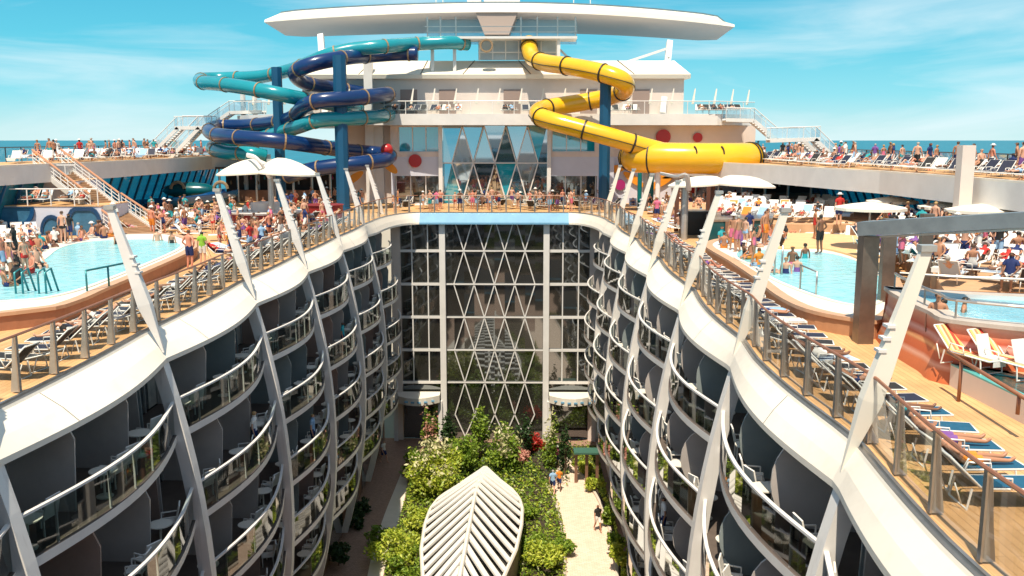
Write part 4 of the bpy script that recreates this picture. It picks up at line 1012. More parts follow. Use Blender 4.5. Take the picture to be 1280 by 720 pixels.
# ============================================================ stage / terraces on the left
t = thing('terraced_lounge', 'pale stepped terrace block with dark blue round openings', 'terrace', (-26, 62, 0))
Yt = 58.0; zf = W(60, 258, Yt).z
x1_ = W(128, 280, Yt).x; b = MB()
b.box(((x1_-36)/2, Yt+2.1, zf/2), (x1_+36, 4.2, zf), mi=0)
b.box(((x1_-36)/2, Yt+2.1, zf+.02), (x1_+36.02, 4.3, .04), mi=1)
x2_ = W(100, 230, 62.5).x; z2_ = W(60, 226, 62.3).z; b.box(((x2_-36)/2, 64, (z2_)/2), (x2_+36, 3.4, z2_), mi=0); b.box(((x2_-36)/2, 64, z2_+.02), (x2_+36.05, 3.5, .04), mi=1)
b.build('terrace_block', [lilac, deck_m], t)
for u, v, rx, rz_, lo_ in ((17, 262, 1.35, 1.2, .4), (66, 290, .75, 1.1, 1), (106, 282, 1.15, 1.45, 1), (2, 235, .6, .7, 1)):
    Yc = Yt-.06 if v > 250 else 62.2
    c = W(u, v, Yc); b = MB(); n = 24; A = [c+V((rx*math.cos(2*PI*k/n), 0, rz_*math.sin(2*PI*k/n))) for k in range(n)]
    A = [V((p.x, p.y, min(max(p.z, .02), zf-.05 if v > 250 else 9))) for p in A]; B = [p.lerp(c, .2)+V((0, .02, 0)) for p in A]
    cc = c+V((.15, .03, -.1)); 
    b.strips([A+[A[0]], [p+V((0, -.12, 0)) for p in A+[A[0]]]], 0); b.strips([[p+V((0, -.12, 0)) for p in A+[A[0]]], [p+V((0, -.10, 0)) for p in B+[B[0]]]], 0)
    b.face([p+V((0, -.03, 0)) for p in B], 1); b.build('round_opening', [mat('navy_ring', (.01, .06, .16), .35), mat('opening_blue', (.05, .17, .30), .4, var=.4)], t)
railing(t, [V((-35, Yt+.1, zf+.04)), V((x1_-.2, Yt+.1, zf+.04))], 1.05, 1.5)
railing(t, [V((-35, 62.45, z2_+.04)), V((x2_-.2, 62.45, z2_+.04))], 1.0, 1.6)
# low terrace platforms
plat_m = mat('terrace_deck', (.60, .36, .20), .7, var=.2)
def platform(label, pts, z, z0=0.):
    b = MB(); b.prism([(p.x, p.y) for p in pts], z0, z); tag(b.build('raised_platform', plat_m), label, 'platform')
platform('raised sunbathing platform beyond the whirlpool', [V((16.4, 30.2, 0)), V((29.2, 28.0, 0)), V((29.2, 54, 0)), V((21.6, 54, 0)), V((20.6, 44, 0)), V((18.9, 37.5, 0))], 1.1)
platform('raised sunbathing platform beyond the dark teal tank', [V((14.5, 56.5, 0)), V((29.2, 56.5, 0)), V((29.2, 77, 0)), V((13.5, 77, 0))], .9)

# ============================================================ PARK at the bottom
park = mat('garden_brick', (.20, .12, .08), .7, var=.35, vs=2)
m = park; nn = m.node_tree.nodes; ll = m.node_tree.links
bt = nn.new('ShaderNodeTexBrick'); bt.inputs['Scale'].default_value = 2.6; bt.inputs['Color1'].default_value = (.42, .26, .19, 1); bt.inputs['Color2'].default_value = (.32, .20, .14, 1); bt.inputs['Mortar'].default_value = (.06, .04, .03, 1)
tt = nn.new('ShaderNodeTexCoord'); ll.new(tt.outputs['Object'], bt.inputs[0]); ll.new(bt.outputs[0], nn['Principled BSDF'].inputs['Base Color'])
b = MB(); b.face([(-10.4, -1, PARK), (10.4, -1, PARK), (10.4, 77.4, PARK), (-10.4, 77.4, PARK)]); struct(b.build('garden_floor', park))
pathm = mat('pale_path', (.66, .50, .36), .7, var=.15, vs=1.5)
nn = pathm.node_tree.nodes; ll = pathm.node_tree.links
bt = nn.new('ShaderNodeTexBrick'); bt.inputs['Scale'].default_value = 1.6; bt.inputs['Color1'].default_value = (.78, .61, .49, 1); bt.inputs['Color2'].default_value = (.66, .50, .39, 1); bt.inputs['Mortar'].default_value = (.42, .30, .2, 1); bt.inputs['Mortar Size'].default_value = .012
tt = nn.new('ShaderNodeTexCoord'); ll.new(tt.outputs['Object'], bt.inputs[0]); ll.new(bt.outputs[0], nn['Principled BSDF'].inputs['Base Color'])
def ribbon(name, L_, R_, z, m, kerb=None):
    a = smoothpath([G(u, v, PARK) for u, v in L_], 6); c = smoothpath([G(u, v, PARK) for u, v in R_], 6)
    a = [V((p.x, p.y, z)) for p in a]; c = [V((p.x, p.y, z)) for p in c]; b = MB(); b.strips([a, c]); struct(b.build(name, m)); return a, c
pa, pc = ribbon('garden_path', [(648, 566), (664, 582), (690, 620), (704, 670), (706, 730), (700, 900), (680, 1200)], [(690, 560), (716, 582), (745, 620), (764, 670), (772, 730), (775, 900), (770, 1200)], PARK+.012, pathm)
qa, qc = ribbon('garden_path', [(506, 580), (494, 610), (480, 645), (466, 690), (455, 740), (420, 900), (400, 1100)], [(512, 580), (508, 612), (500, 645), (486, 690), (475, 740), (446, 900), (430, 1100)], PARK+.012, mat('white_kerb_path', (.72, .64, .54), .6, var=.1))
kerb = mat('path_kerb', (.55, .48, .40), .6)
for P_ in (pa, pc):
    b = MB()
    for p, q in zip(P_, P_[1:]): b.bar(p+V((0, 0, .06)), q+V((0, 0, .06)), .18, .14)
    struct(b.build('path_kerb', kerb))
soil = mat('planting_soil', (.05, .035, .02), .9, var=.3); grassm = mat('ground_cover', (.055, .13, .018), .8, var=.5, vs=1.2, bump=.6, bs=9, col2=(.10, .20, .03))
bedL = [V((p.x, p.y, 0)) for p in qc]; bedR = [V((p.x, p.y, 0)) for p in pa]
b = MB(); n = min(len(bedL), len(bedR)); b.strips([[V((p.x+.1, p.y, PARK+.22)) for p in bedL[:n]], [V((p.x-.15, p.y, PARK+.22)) for p in bedR[:n]]]); b.strips([[V((p.x+.1, p.y, PARK+.22)) for p in bedL[:n]], [V((p.x+.1, p.y, PARK)) for p in bedL[:n]]]); b.strips([[V((p.x-.15, p.y, PARK+.22)) for p in bedR[:n]], [V((p.x-.15, p.y, PARK)) for p in bedR[:n]]])
struct(b.build('planting_bed', soil))
b = MB(); b.strips([[V((p.x+.15, p.y, PARK+.2)) for p in pc[:n]], [V((8.6, p.y, PARK+.2)) for p in pc[:n]]]); b.strips([[V((p.x+.15, p.y, PARK+.2)) for p in pc[:n]], [V((p.x+.15, p.y, PARK)) for p in pc[:n]]]); struct(b.build('planting_bed', soil))
b = MB(); b.face([(-5.6, 66.5, PARK+.2), (4.6, 66.5, PARK+.2), (6, 75.8, PARK+.2), (-6, 75.8, PARK+.2)]); struct(b.build('planting_bed', soil))
# foliage helpers
def leafmat(name, a, c, tr=.25):
    m = bpy.data.materials.new(name); m.use_nodes = True; n = m.node_tree.nodes; l = m.node_tree.links
    g = n.new('ShaderNodeNewGeometry'); r = n.new('ShaderNodeValToRGB'); r.color_ramp.elements[0].color = (*a, 1); r.color_ramp.elements[1].color = (*c, 1)
    l.new(g.outputs['Random Per Island'], r.inputs[0]); bs = n['Principled BSDF']; l.new(r.outputs[0], bs.inputs['Base Color']); bs.inputs['Roughness'].default_value = .5
    tl = n.new('ShaderNodeBsdfTranslucent'); l.new(r.outputs[0], tl.inputs[0]); mx = n.new('ShaderNodeMixShader'); mx.inputs[0].default_value = tr
    l.new(bs.outputs[0], mx.inputs[1]); l.new(tl.outputs[0], mx.inputs[2]); l.new(mx.outputs[0], n['Material Output'].inputs[0]); MATS[name] = m; return m
lf = leafmat('leaves_fresh', (.08, .17, .015), (.30, .40, .04)); lf2 = leafmat('leaves_lime', (.20, .30, .02), (.55, .58, .07)); lfd = leafmat('leaves_dark', (.012, .04, .01), (.04, .09, .02)); lfr = leafmat('leaves_red', (.35, .02, .015), (.6, .05, .03)); lfy = leafmat('leaves_cream', (.45, .45, .22), (.75, .68, .42)); lfp = leafmat('blossom_pink', (.55, .2, .16), (.75, .45, .35))
bark = mat('bark', (.12, .08, .05), .8, var=.3, vs=6, bump=.5)
def leaf(b, p, s, mi=0):
    d = V((rnd.gauss(0, 1), rnd.gauss(0, 1), rnd.gauss(0, .7))).normalized(); e = d.cross(V((rnd.gauss(0, 1), rnd.gauss(0, 1), rnd.gauss(0, 1)))).normalized()
    b.add([p-d*s, p+e*s*.45, p+d*s, p-e*s*.45], [(0, 1, 2, 3)], mi)
def crown(b, c, rx, ry, rz_, n, s, clumps=14, mi=0):
    c = V(c); cl = []
    for k in range(clumps):
        d = V((rnd.gauss(0, 1), rnd.gauss(0, 1), rnd.gauss(0, .9))).normalized(); f = rnd.uniform(.45, 1.0); cl.append((c+V((d.x*rx*f*.8, d.y*ry*f*.8, d.z*rz_*f*.8)), rnd.uniform(.28, .5)))
    for k in range(n):
        q, f = cl[k % clumps]; d = V((rnd.gauss(0, 1), rnd.gauss(0, 1), rnd.gauss(0, 1))).normalized()*(rnd.random()**.4)*f
        leaf(b, q+V((d.x*rx, d.y*ry, d.z*rz_)), s*rnd.uniform(.6, 1.3), mi)
    return cl
def tree(name, label, x, y, h, rx, rz_, mts, n=1800, s=.16, cat='tree', group=None, flowers=None, z0=PARK+.2, clumps=16):
    t = thing(name, label, cat, (x, y, z0), group=group)
    b = MB(); top = V((x, y, z0+h-rz_)); cl = crown(b, (x, y, z0+h-rz_), rx, rx, rz_, n, s, clumps)
    if flowers: crown(b, (x, y, z0+h-rz_*.7), rx, rx, rz_, n//6, s*1.1, clumps, 1)
    b.build('crown', [mts]+([flowers] if flowers else []), t)
    b = MB(); b.tube([(x, y, z0-.1), (x+.05, y, z0+(h-rz_)*.6), top], [max(.05, h*.03), h*.022, h*.012], 7)
    for q, f in cl[:7]: b.tube([top-V((0, 0, rz_*.6)), top.lerp(q, .5), q], [h*.012, h*.009, .01], 5)
    b.build('trunk', bark, t); return t
def pk(u, v): p = G(u, v, PARK+.2); return p.x, p.y
T = [ # u,v of base, height, rx, rz
 (543, 622, 4.6, 2.2, 2.0, lf2, 3200, .17, 'full leafed tree with pale blossoms left of the leaf skylight', lfy),
 (575, 592, 4.2, 1.6, 1.8, lf, 1500, .17, 'dark leafy tree in front of the lattice glass', None),
 (600, 575, 5.6, 1.0, 2.4, lf, 1300, .15, 'narrow upright tree against the lattice glass centre', None),
 (520, 600, 3.2, 1.2, 1.4, lf, 1000, .14, 'small round tree beside the left garden door', None),
 (632, 590, 4.4, 1.4, 2.0, lf, 1500, .16, 'tree spotted with cream flowers beside the red bush', lfy),
 (655, 572, 5.4, .8, 2.5, lfd, 900, .15, 'slender dark tree behind the cream flowered one', None),
 (687, 585, 5.8, .62, 2.8, lf, 1000, .14, 'slim climbing plant column at the start of the pale path', lfy),
 (706, 590, 5.6, .5, 2.7, lfd, 800, .14, 'slimmest climbing plant column nearest the right garden door', None),
 (560, 570, 5.0, .7, 2.3, lfd, 800, .14, 'slender tree left of the upright centre tree', None),
 (538, 574, 5.0, .8, 2.2, lf, 900, .14, 'slender tree rising beside the left lattice pillar', lfp)]
for u, v, h, rx, rz_, m_, n, s, lab, fl in T:
    x, y = pk(u, v); tree('garden_tree', lab, x, min(y, 75.5), h*.86, rx, rz_, m_, n, s, group='trees of the sunken garden', flowers=fl)
S = [(497, 700, 2.2, 2.2, 1.2, lf2, 'lime green rounded bush at the lower left of the skylight'), (520, 665, 1.6, 1.3, .9, lf2, 'lime bush between the white kerb and the skylight'), (478, 680, 1.3, 1.1, .8, lf, 'green bush against the white kerb path'), (683, 712, 1.7, 1.5, .95, lf2, 'rounded olive bush right of the skylight by the path'), (663, 690, 1.3, 1.2, .7, lf, 'low green bush touching the right edge of the skylight'), (702, 690, 1.1, .9, .6, lf, 'small green bush at the path kerb'), (648, 648, 1.0, 1.3, .5, lf, 'low shrub beside the skylight tip'), (520, 720, 1.8, 1.6, 1.0, lf, 'leafy bush at the bottom edge beside the skylight'), (546, 600, 1.6, 1.3, .8, lf, 'bushy shrub under the blossoming tree'), (512, 590, 1.0, .8, .6, lfp, 'pale pink flowering shrub by the dark brick path'), (667, 563, 1.5, 1.1, .8, lfr, 'bright red flowering bush at the head of the path'), (650, 578, 1.2, .8, .6, lfp, 'peach flowering bush beside the red one'), (728, 590, 1.0, .9, .55, lf2, 'lime bush right of the path head'), (745, 612, 1.1, .8, .6, lf2, 'yellow green bush beside the wooden planter'), (768, 690, 1.6, .8, .8, lf, 'green bush right of the path near the facade'), (776, 712, 1.6, .8, .8, lf2, 'yellow green bush lowest on the right of the path'), (408, 705, 1.4, 1.0, .8, lfd, 'dark bush in the shade by the left facade'), (425, 655, 1.3, .9, .8, lfd, 'shaded bush beside the dark brick path'), (440, 640, 1.0, .7, .6, lfd, 'small shaded bush on the dark brick path'), (760, 655, 1.2, .6, .7, lf, 'narrow shrub between path and right facade')]
for u, v, h, rx, rz_, m_, lab in S:
    x, y = pk(u, v); x = max(-8.8, min(8.6, x)); tree('garden_shrub', lab, x, y, h, rx, rz_, m_, int(900*rx+300), .13, cat='shrub', group='shrubs of the sunken garden', clumps=10)
# undergrowth: uncountable
b = MB()
for k in range(26000):
    j = rnd.randrange(n_b := min(len(bedL), len(bedR))-1); f = rnd.random(); p = bedL[j].lerp(bedR[j], f).lerp(bedL[j+1].lerp(bedR[j+1], f), rnd.random())
    if p.y < 40: continue
    leaf(b, V((p.x+.1, p.y, PARK+.22+abs(rnd.gauss(0, .16)))), rnd.uniform(.08, .17), 0 if rnd.random() < .72 else (1 if rnd.random() < .94 else 2))
for k in range(3500):
    j = rnd.randrange(len(pc)-1); q_ = pc[j].lerp(pc[j+1], rnd.random()); leaf(b, V((rnd.uniform(q_.x+.25, 8.6) if q_.x < 8.2 else 8.6, q_.y, PARK+.22+abs(rnd.gauss(0, .2)))), rnd.uniform(.07, .15), 0 if rnd.random() < .6 else 1)
for k in range(2500):
    leaf(b, V((rnd.uniform(-6, 6), rnd.uniform(66, 76), PARK+.22+abs(rnd.gauss(0, .3)))), rnd.uniform(.08, .18), 3 if rnd.random() < .6 else 0)
o = b.build('ground_cover', [lf, lf2, lfy, lfd]); o['kind'] = 'stuff'; o['label'] = 'low leafy ground cover filling the garden beds'
# wooden planter by the path
t = thing('garden_trellis', 'dark wooden trellis box right of the path head', 'trellis', G(735, 600, PARK))
x, y = pk(733, 600); b = MB()
for dx_ in (-.8, 0, .8): b.box((x+dx_, y, PARK+1.25), (.22, .22, 2.5))
b.build('post', brownwall, t); b = MB(); b.box((x, y, PARK+2.5), (2.0, 1.2, .14)); b.build('top_board', mat('green_board', (.04, .12, .09), .5), t)

# leaf shaped skylight
t = thing('leaf_skylight', 'white leaf shaped skylight with herringbone louvres in the garden', 'skylight', (0, 52, PARK))
ztip = -17.0
tip = G(607, 589, -19.0); L_ = 27.6; yb = tip.y-L_; cx0 = tip.x
def sp_z(f): return -19.1+2.6*math.sin(PI*min(.5, f*1.05)*1.0)   # f from 0 at the tip
def sp_x(f): return cx0-.25*f*2
def hw(f): return lerp([(0, .06), (.02, .55), (.065, 1.33), (.12, 1.9), (.173, 2.32), (.27, 2.85), (.36, 3.1), (.47, 3.1), (.6, 2.85), (.75, 2.2), (.88, 1.3), (1, .1)], f)*.97
nseg = 26
b = MB(); ridge = [V((sp_x(f/60), tip.y-L_*f/60, sp_z(f/60)+.1)) for f in range(61)]; b.tube(ridge, .13, 6); b.build('ridge', white, t)
for sg in (-1, 1):
    edge = [V((sp_x(f/60)+sg*hw(f/60), tip.y-L_*f/60, sp_z(f/60)-.35-.28*hw(f/60))) for f in range(61)]
    b = MB(); b.tube(edge, .12, 6); b.build('edge_beam', white, t)
    b = MB()
    for k in range(1, 19):
        f0 = k/19*.97; f1 = max(0.0, f0-.105+0*.02) if True else f0
        # louvre runs from the ridge down-forward to the edge, towards the viewer
        g1 = f0+.115*(hw(f0)/3.2)
        a = V((sp_x(f0), tip.y-L_*(f0-.045), sp_z(f0)+.08)); g1 = min(g1, .99); c = V((sp_x(g1)+sg*hw(g1)*.99, tip.y-L_*g1, sp_z(g1)-.33-.28*hw(g1)))
        b.bar(a, c, .33, .12, up=(sg*.15, .25, 1))
    b.build('louvre', mat('louvre_white', (.76, .73, .68), .45, var=.08, vs=1.5), t)
    b = MB(); b.strips([[p-V((0, 0, .75)) for p in ridge], [p-V((0, 0, .45)) for p in edge]]); b.strips([[p-V((0, 0, .05)) for p in edge], [V((p.x, p.y, PARK+.2)) for p in edge]], 1); b.build('glazing', [mat('skylight_glass', (.02, .018, .015), .15), mat('skylight_kerb', (.30, .24, .2), .6)], t)

# ============================================================ the forward block the photographer stands on
t = thing('forward_deck_house', 'white deck house closing the near end of the well below the viewer', 'deck house', (0, -2, PARK))
b = MB(); b.box((0, -21.6, (PARK+4.3)/2), (34, 40, 4.3-PARK)); b.build('house_wall', white2, t)
for k, z in enumerate([-16.5, -13.75, -11, -8.25, -5.5, -2.75, .4]):
    b = MB(); b.box((0, -1.57, z+1.1), (16.5, .06, 1.9)); b.build('window_band', doorglass, t)
# ============================================================ PEOPLE
skin_c = {'fair': (.62, .34, .23), 'tan': (.44, .21, .12), 'brown': (.20, .09, .05), 'sunburnt': (.62, .25, .16)}
SK = {k: mat('skin_'+k, c, .5, var=.08, vs=6) for k, c in skin_c.items()}
HR = {k: mat('hair_'+k, c, .6) for k, c in {'black': (.012, .01, .008), 'brown': (.07, .035, .018), 'blonde': (.42, .27, .11), 'grey': (.35, .33, .3)}.items()}
CLc = {'navy': (.01, .025, .12), 'black': (.015, .015, .016), 'red': (.50, .025, .02), 'white': (.80, .78, .74), 'teal': (.02, .32, .36), 'pink': (.65, .15, .25), 'green': (.25, .50, .04), 'orange': (.75, .25, .03), 'yellow': (.78, .60, .06), 'purple': (.20, .08, .30), 'pale blue': (.30, .48, .70)}
CL = {k: mat('cloth_'+k.replace(' ', '_'), c, .8, var=.15, vs=8) for k, c in CLc.items()}
eye_m = mat('eye_dark', (.02, .015, .01), .3)

def P_stand(k=0, arm=0, lean=0):
    J = {'pel': (0, 0, .96), 'spi': (0, .01, 1.13), 'che': (0, 0, 1.32), 'nk': (0, .01, 1.47), 'nt': (0, 0, 1.54), 'hd': (0, -.015, 1.63), 'ht': (0, -.005, 1.70)}
    for s, n in ((-1, 'l'), (1, 'r')):
        st = k*s
        J['sh'+n] = (s*.17, .01, 1.42); J['hp'+n] = (s*.09, 0, .90)
        J['kn'+n] = (s*.10, -.03-st*.18, .50); J['an'+n] = (s*.105, .03-st*.32+(.0 if st >= 0 else .06), .08+(.0 if st >= 0 else .05)); J['to'+n] = (s*.13, -.13-st*.32, .035)
        if arm == 0: e, w_, h = (s*.23, .03-st*-.08, 1.13), (s*.25, -.04+st*.14, .89), (s*.25, -.07+st*.17, .80)
        elif arm == 1: e, w_, h = (s*.30, .06, 1.17), (s*.17, -.08, 1.0), (s*.12, -.10, .96)         # hands on hips
        elif arm == 2: e, w_, h = (s*.25, -.12, 1.18), (s*.12, -.30, 1.36), (s*.07, -.33, 1.43)    # holding to the face
        else: e, w_, h = ((s*.25, .02, 1.16), (s*.26, -.2, .98), (s*.25, -.27, .99)) if s > 0 else ((s*.35, 0, 1.52), (s*.30, -.02, 1.75), (s*.30, -.02, 1.84))
        J['el'+n] = e; J['wr'+n] = w_; J['ha'+n] = h
    return J
def P_sit():
    J = P_stand(0, 0)
    for q in J: J[q] = (J[q][0], J[q][1]+(.05 if q in ('che', 'nk', 'nt', 'hd', 'ht', 'shl', 'shr') else 0), J[q][2]-.42)
    for s, n in ((-1, 'l'), (1, 'r')):
        J['hp'+n] = (s*.1, -.02, .50); J['kn'+n] = (s*.14, -.44, .52); J['an'+n] = (s*.14, -.42, .09); J['to'+n] = (s*.15, -.58, .04)
        J['el'+n] = (s*.24, -.02, .74); J['wr'+n] = (s*.17, -.24, .62); J['ha'+n] = (s*.15, -.32, .60)
    return J
def P_recline(up=1, knee=0):
    # lounger runs along +Y, head at +Y; seat top .40
    a = rad(34 if up else 8); ca, sa = math.cos(a), math.sin(a); h = V((0, 1.10, .50))
    def tt(d, off=0): return (0, h.y+d*ca-off*sa*-1*0, h.z+d*sa+off)
    J = {'pel': tuple(h), 'spi': tt(.17, .01), 'che': tt(.36, .02), 'nk': tt(.51, .02), 'nt': tt(.58, .03), 'hd': tt(.67, .05), 'ht': tt(.74, .06)}
    for s, n in ((-1, 'l'), (1, 'r')):
        J['sh'+n] = (s*.17, J['che'][1]+.10*ca, J['che'][2]+.10*sa); J['hp'+n] = (s*.1, 1.05, .49)
        kz = .78 if (knee and s < 0) else .50
        J['kn'+n] = (s*.11, .68 if kz < .6 else .78, kz); J['an'+n] = (s*.12, .25 if kz < .6 else .48, .47); J['to'+n] = (s*.14, .17 if kz < .6 else .33, .55 if kz < .6 else .44)
        J['el'+n] = (s*.27, J['che'][1]-.10, J['che'][2]-.04)
        J['wr'+n] = (s*.20, 1.14, .60) if s > 0 else (s*.10, 1.22, .72); J['ha'+n] = (s*.16, 1.06, .61) if s > 0 else (s*.04, 1.18, .75)
    return J
BN = [('pel', 'spi'), ('spi', 'che'), ('che', 'nk'), ('nk', 'nt'), ('nt', 'hd'), ('hd', 'ht')]
for n in 'lr': BN += [('pel', 'hp'+n), ('hp'+n, 'kn'+n), ('kn'+n, 'an'+n), ('an'+n, 'to'+n), ('che', 'sh'+n), ('sh'+n, 'el'+n), ('el'+n, 'wr'+n), ('wr'+n, 'ha'+n)]
RADI = {'pel': (.145, .11), 'spi': (.13, .10), 'che': (.155, .11), 'nk': (.075, .07), 'nt': (.052, .052), 'hd': (.083, .098), 'ht': (.055, .06), 'hp': (.095, .10), 'kn': (.060, .062), 'an': (.038, .042), 'to': (.035, .028), 'sh': (.060, .060), 'el': (.041, .041), 'wr': (.027, .03), 'ha': (.036, .020)}
def body(J, female=False):
    names = list(J); idx = {n: i for i, n in enumerate(names)}
    me = bpy.data.meshes.new('person'); me.from_pydata([J[n] for n in names], [(idx[a], idx[c]) for a, c in BN], [])
    ob = bpy.data.objects.new('tmp', me); COL.objects.link(ob)
    md = ob.modifiers.new('s', 'SKIN'); md.use_smooth_shade = True
    for i, n in enumerate(names):
        k = n if n in RADI else n[:2]; r = RADI[k]; f = 1.0
        if female: f = {'pel': 1.03, 'spi': .80, 'che': .86, 'sh': .85, 'el': .85, 'hp': 1.05}.get(k, .92)
        sv = me.skin_vertices[0].data[i]; sv.radius = (r[0]*f, r[1]*f); sv.use_root = (n == 'pel')
    sd = ob.modifiers.new('d', 'SUBSURF'); sd.levels = 1; sd.render_levels = 1
    dg = bpy.context.evaluated_depsgraph_get(); em = bpy.data.meshes.new_from_object(ob.evaluated_get(dg))
    vs = [v.co.copy() for v in em.vertices]; fs = [tuple(p.vertices) for p in em.polygons]
    bpy.data.objects.remove(ob); 
    b = MB(); b.add(vs, fs)
    # nose, eyes, fingers joined to the same mesh
    hd, ht = V(J['hd']), V(J['ht']); upv = (ht-V(J['nt'])).normalized(); right = V((1, 0, 0)); fw = upv.cross(right); fw = -fw if fw.y > 0 and abs(fw.z) < .6 else fw
    if fw.z < -.3: fw = -fw
    c = hd+upv*.01
    b.tube([c+fw*.085+upv*.03, c+fw*.115-upv*.005], [.010, .016], 5)
    for s in (-1, 1):
        b.ball(c+fw*.088+right*s*.032+upv*.035, .011, 6, mi=1); b.ball(c+right*s*.085+upv*.01, .022, 6, sc_=(.45, .8, 1.2))
    b.bar(c+fw*.092+right*-.022-upv*.035, c+fw*.092+right*.022-upv*.035, .012, .010, mi=1)
    for n, s in (('l', -1), ('r', 1)):
        w_, h = V(J['wr'+n]), V(J['ha'+n]); d = (h-w_).normalized(); sd_ = d.cross(V((0, 1, 0)) if abs(d.y) < .8 else V((1, 0, 0))).normalized(); nn = d.cross(sd_)
        for q, L_ in enumerate((.055, .068, .072, .064)):
            o = nn*((q-1.5)*.017); b.tube([h+o+d*.0, h+o+d*(.02+L_*.5)+sd_*.002, h+o*.95+d*(.02+L_)+sd_*.018], [.0085, .008, .006], 5)
        b.tube([h-d*.02-nn*.026, h-nn*.05+d*.01, h-nn*.055+d*.04], [.011, .009, .007], 5)
    me2 = b.build('person', [SK['fair'], eye_m], data_only=True, smooth=True)
    # clothing by nearest bone
    segs = [(a, c_, V(J[a]), V(J[c_])) for a, c_ in BN]
    def near(p):
        best = None
        for a, c_, A, B in segs:
            d = B-A; t = max(0, min(1, (p-A).dot(d)/max(1e-9, d.length_squared))); L_ = (A+d*t-p).length/(RADI[a if a in RADI else a[:2]][0])
            if best is None or L_ < best[0]: best = (L_, a[:2] if a not in RADI else a, c_[:2] if c_ not in RADI else c_, t)
        return best[1:]
    fc = [near(sum((vs[i] for i in f), V())/len(f)) for f in fs]
    nv = [v.normal.copy() for v in em.vertices]
    def shell(test, off, name):
        keep = [f for f, q in zip(fs, fc) if test(*q, sum((vs[i] for i in f), V())/len(f))]
        mp_ = {}; nvx = []; out = []
        for f in keep:
            g = []
            for i in f:
                if i not in mp_: mp_[i] = len(nvx); nvx.append(vs[i]+nv[i]*off)
                g.append(mp_[i])
            out.append(tuple(g))
        q = MB(); q.add(nvx, out); return q.build(name, [CL['navy']], data_only=True, smooth=True) if out else None
    pz = V(J['hd'])
    R_ = {}
    R_['shorts'] = shell(lambda a, c_, t, p: (a, c_) in (('pel', 'hp'),) or (a == 'pel' and c_ == 'spi' and t < .35) or (a == 'hp' and t < .72), .018, 'swim_shorts')
    R_['briefs'] = shell(lambda a, c_, t, p: (a, c_) in (('pel', 'hp'),) or (a == 'pel' and c_ == 'spi' and t < .1) or (a == 'hp' and t < .10), .010, 'bikini_bottom')
    R_['bikini'] = shell(lambda a, c_, t, p: (a == 'spi' and t > .72) or (a == 'che' and c_ == 'nk' and t < .12), .012, 'bikini_top')
    R_['suit'] = shell(lambda a, c_, t, p: a in ('spi',) or (a == 'pel') or (a == 'che' and c_ == 'nk' and t < .2) or (a == 'hp' and t < .08), .011, 'swimsuit')
    R_['shirt'] = shell(lambda a, c_, t, p: a == 'spi' or (a == 'pel' and c_ == 'spi') or (a == 'che') or (a == 'sh' and t < .55), .020, 'shirt')
    def hairtest(lim): return lambda a, c_, t, p: ((a, c_) in (('nt', 'hd'), ('hd', 'ht'))) and ((p-pz).dot(upv) > .045 or (p-pz).dot(fw) < lim) and (p-pz).dot(fw) < .075 and (p-pz).dot(upv) > -.10
    R_['hair'] = shell(hairtest(.0), .014, 'hair'); R_['hairlong'] = shell(hairtest(.02), .026, 'hair')
    q = MB(); hc = hd+upv*.045
    M_ = Matrix((right, upv.cross(right), upv)).transposed()
    prof = [(.17, .0), (.17, .015), (.10, .02), (.098, .07), (.06, .105), (.01, .11)]
    for r_, z in prof: pass
    q.lathe(prof, (0, 0, 0), 12); q.v = [tuple(hc+M_ @ V(p)) for p in q.v]; R_['hat'] = q.build('sun_hat', [CL['white']], data_only=True, smooth=True)
    R_['body'] = me2; return R_
POSES = {}
for nme, J in (('stand', P_stand(0, 0)), ('hips', P_stand(0, 1)), ('photo', P_stand(.1, 2)), ('walk', P_stand(.8, 0)), ('wave', P_stand(0, 3)), ('sit', P_sit()), ('recline', P_recline(1, 0)), ('recline2', P_recline(1, 1)), ('flat', P_recline(0, 0))):
    for fem in (0, 1): POSES[nme, fem] = body(J, fem)
allp = []
def part(name, me, m, parent):
    if me is None: return None
    o = bpy.data.objects.new(name, me); COL.objects.link(o); o.parent = parent
    o.material_slots[0].link = 'OBJECT'; o.material_slots[0].material = m; return o
POSW = {'stand': 'standing', 'hips': 'hands on hips', 'photo': 'hands at face', 'walk': 'walking', 'wave': 'with one arm raised', 'sit': 'sitting', 'recline': 'reclining', 'recline2': 'reclining knee up', 'flat': 'lying flat', 'swim': 'bathing'}
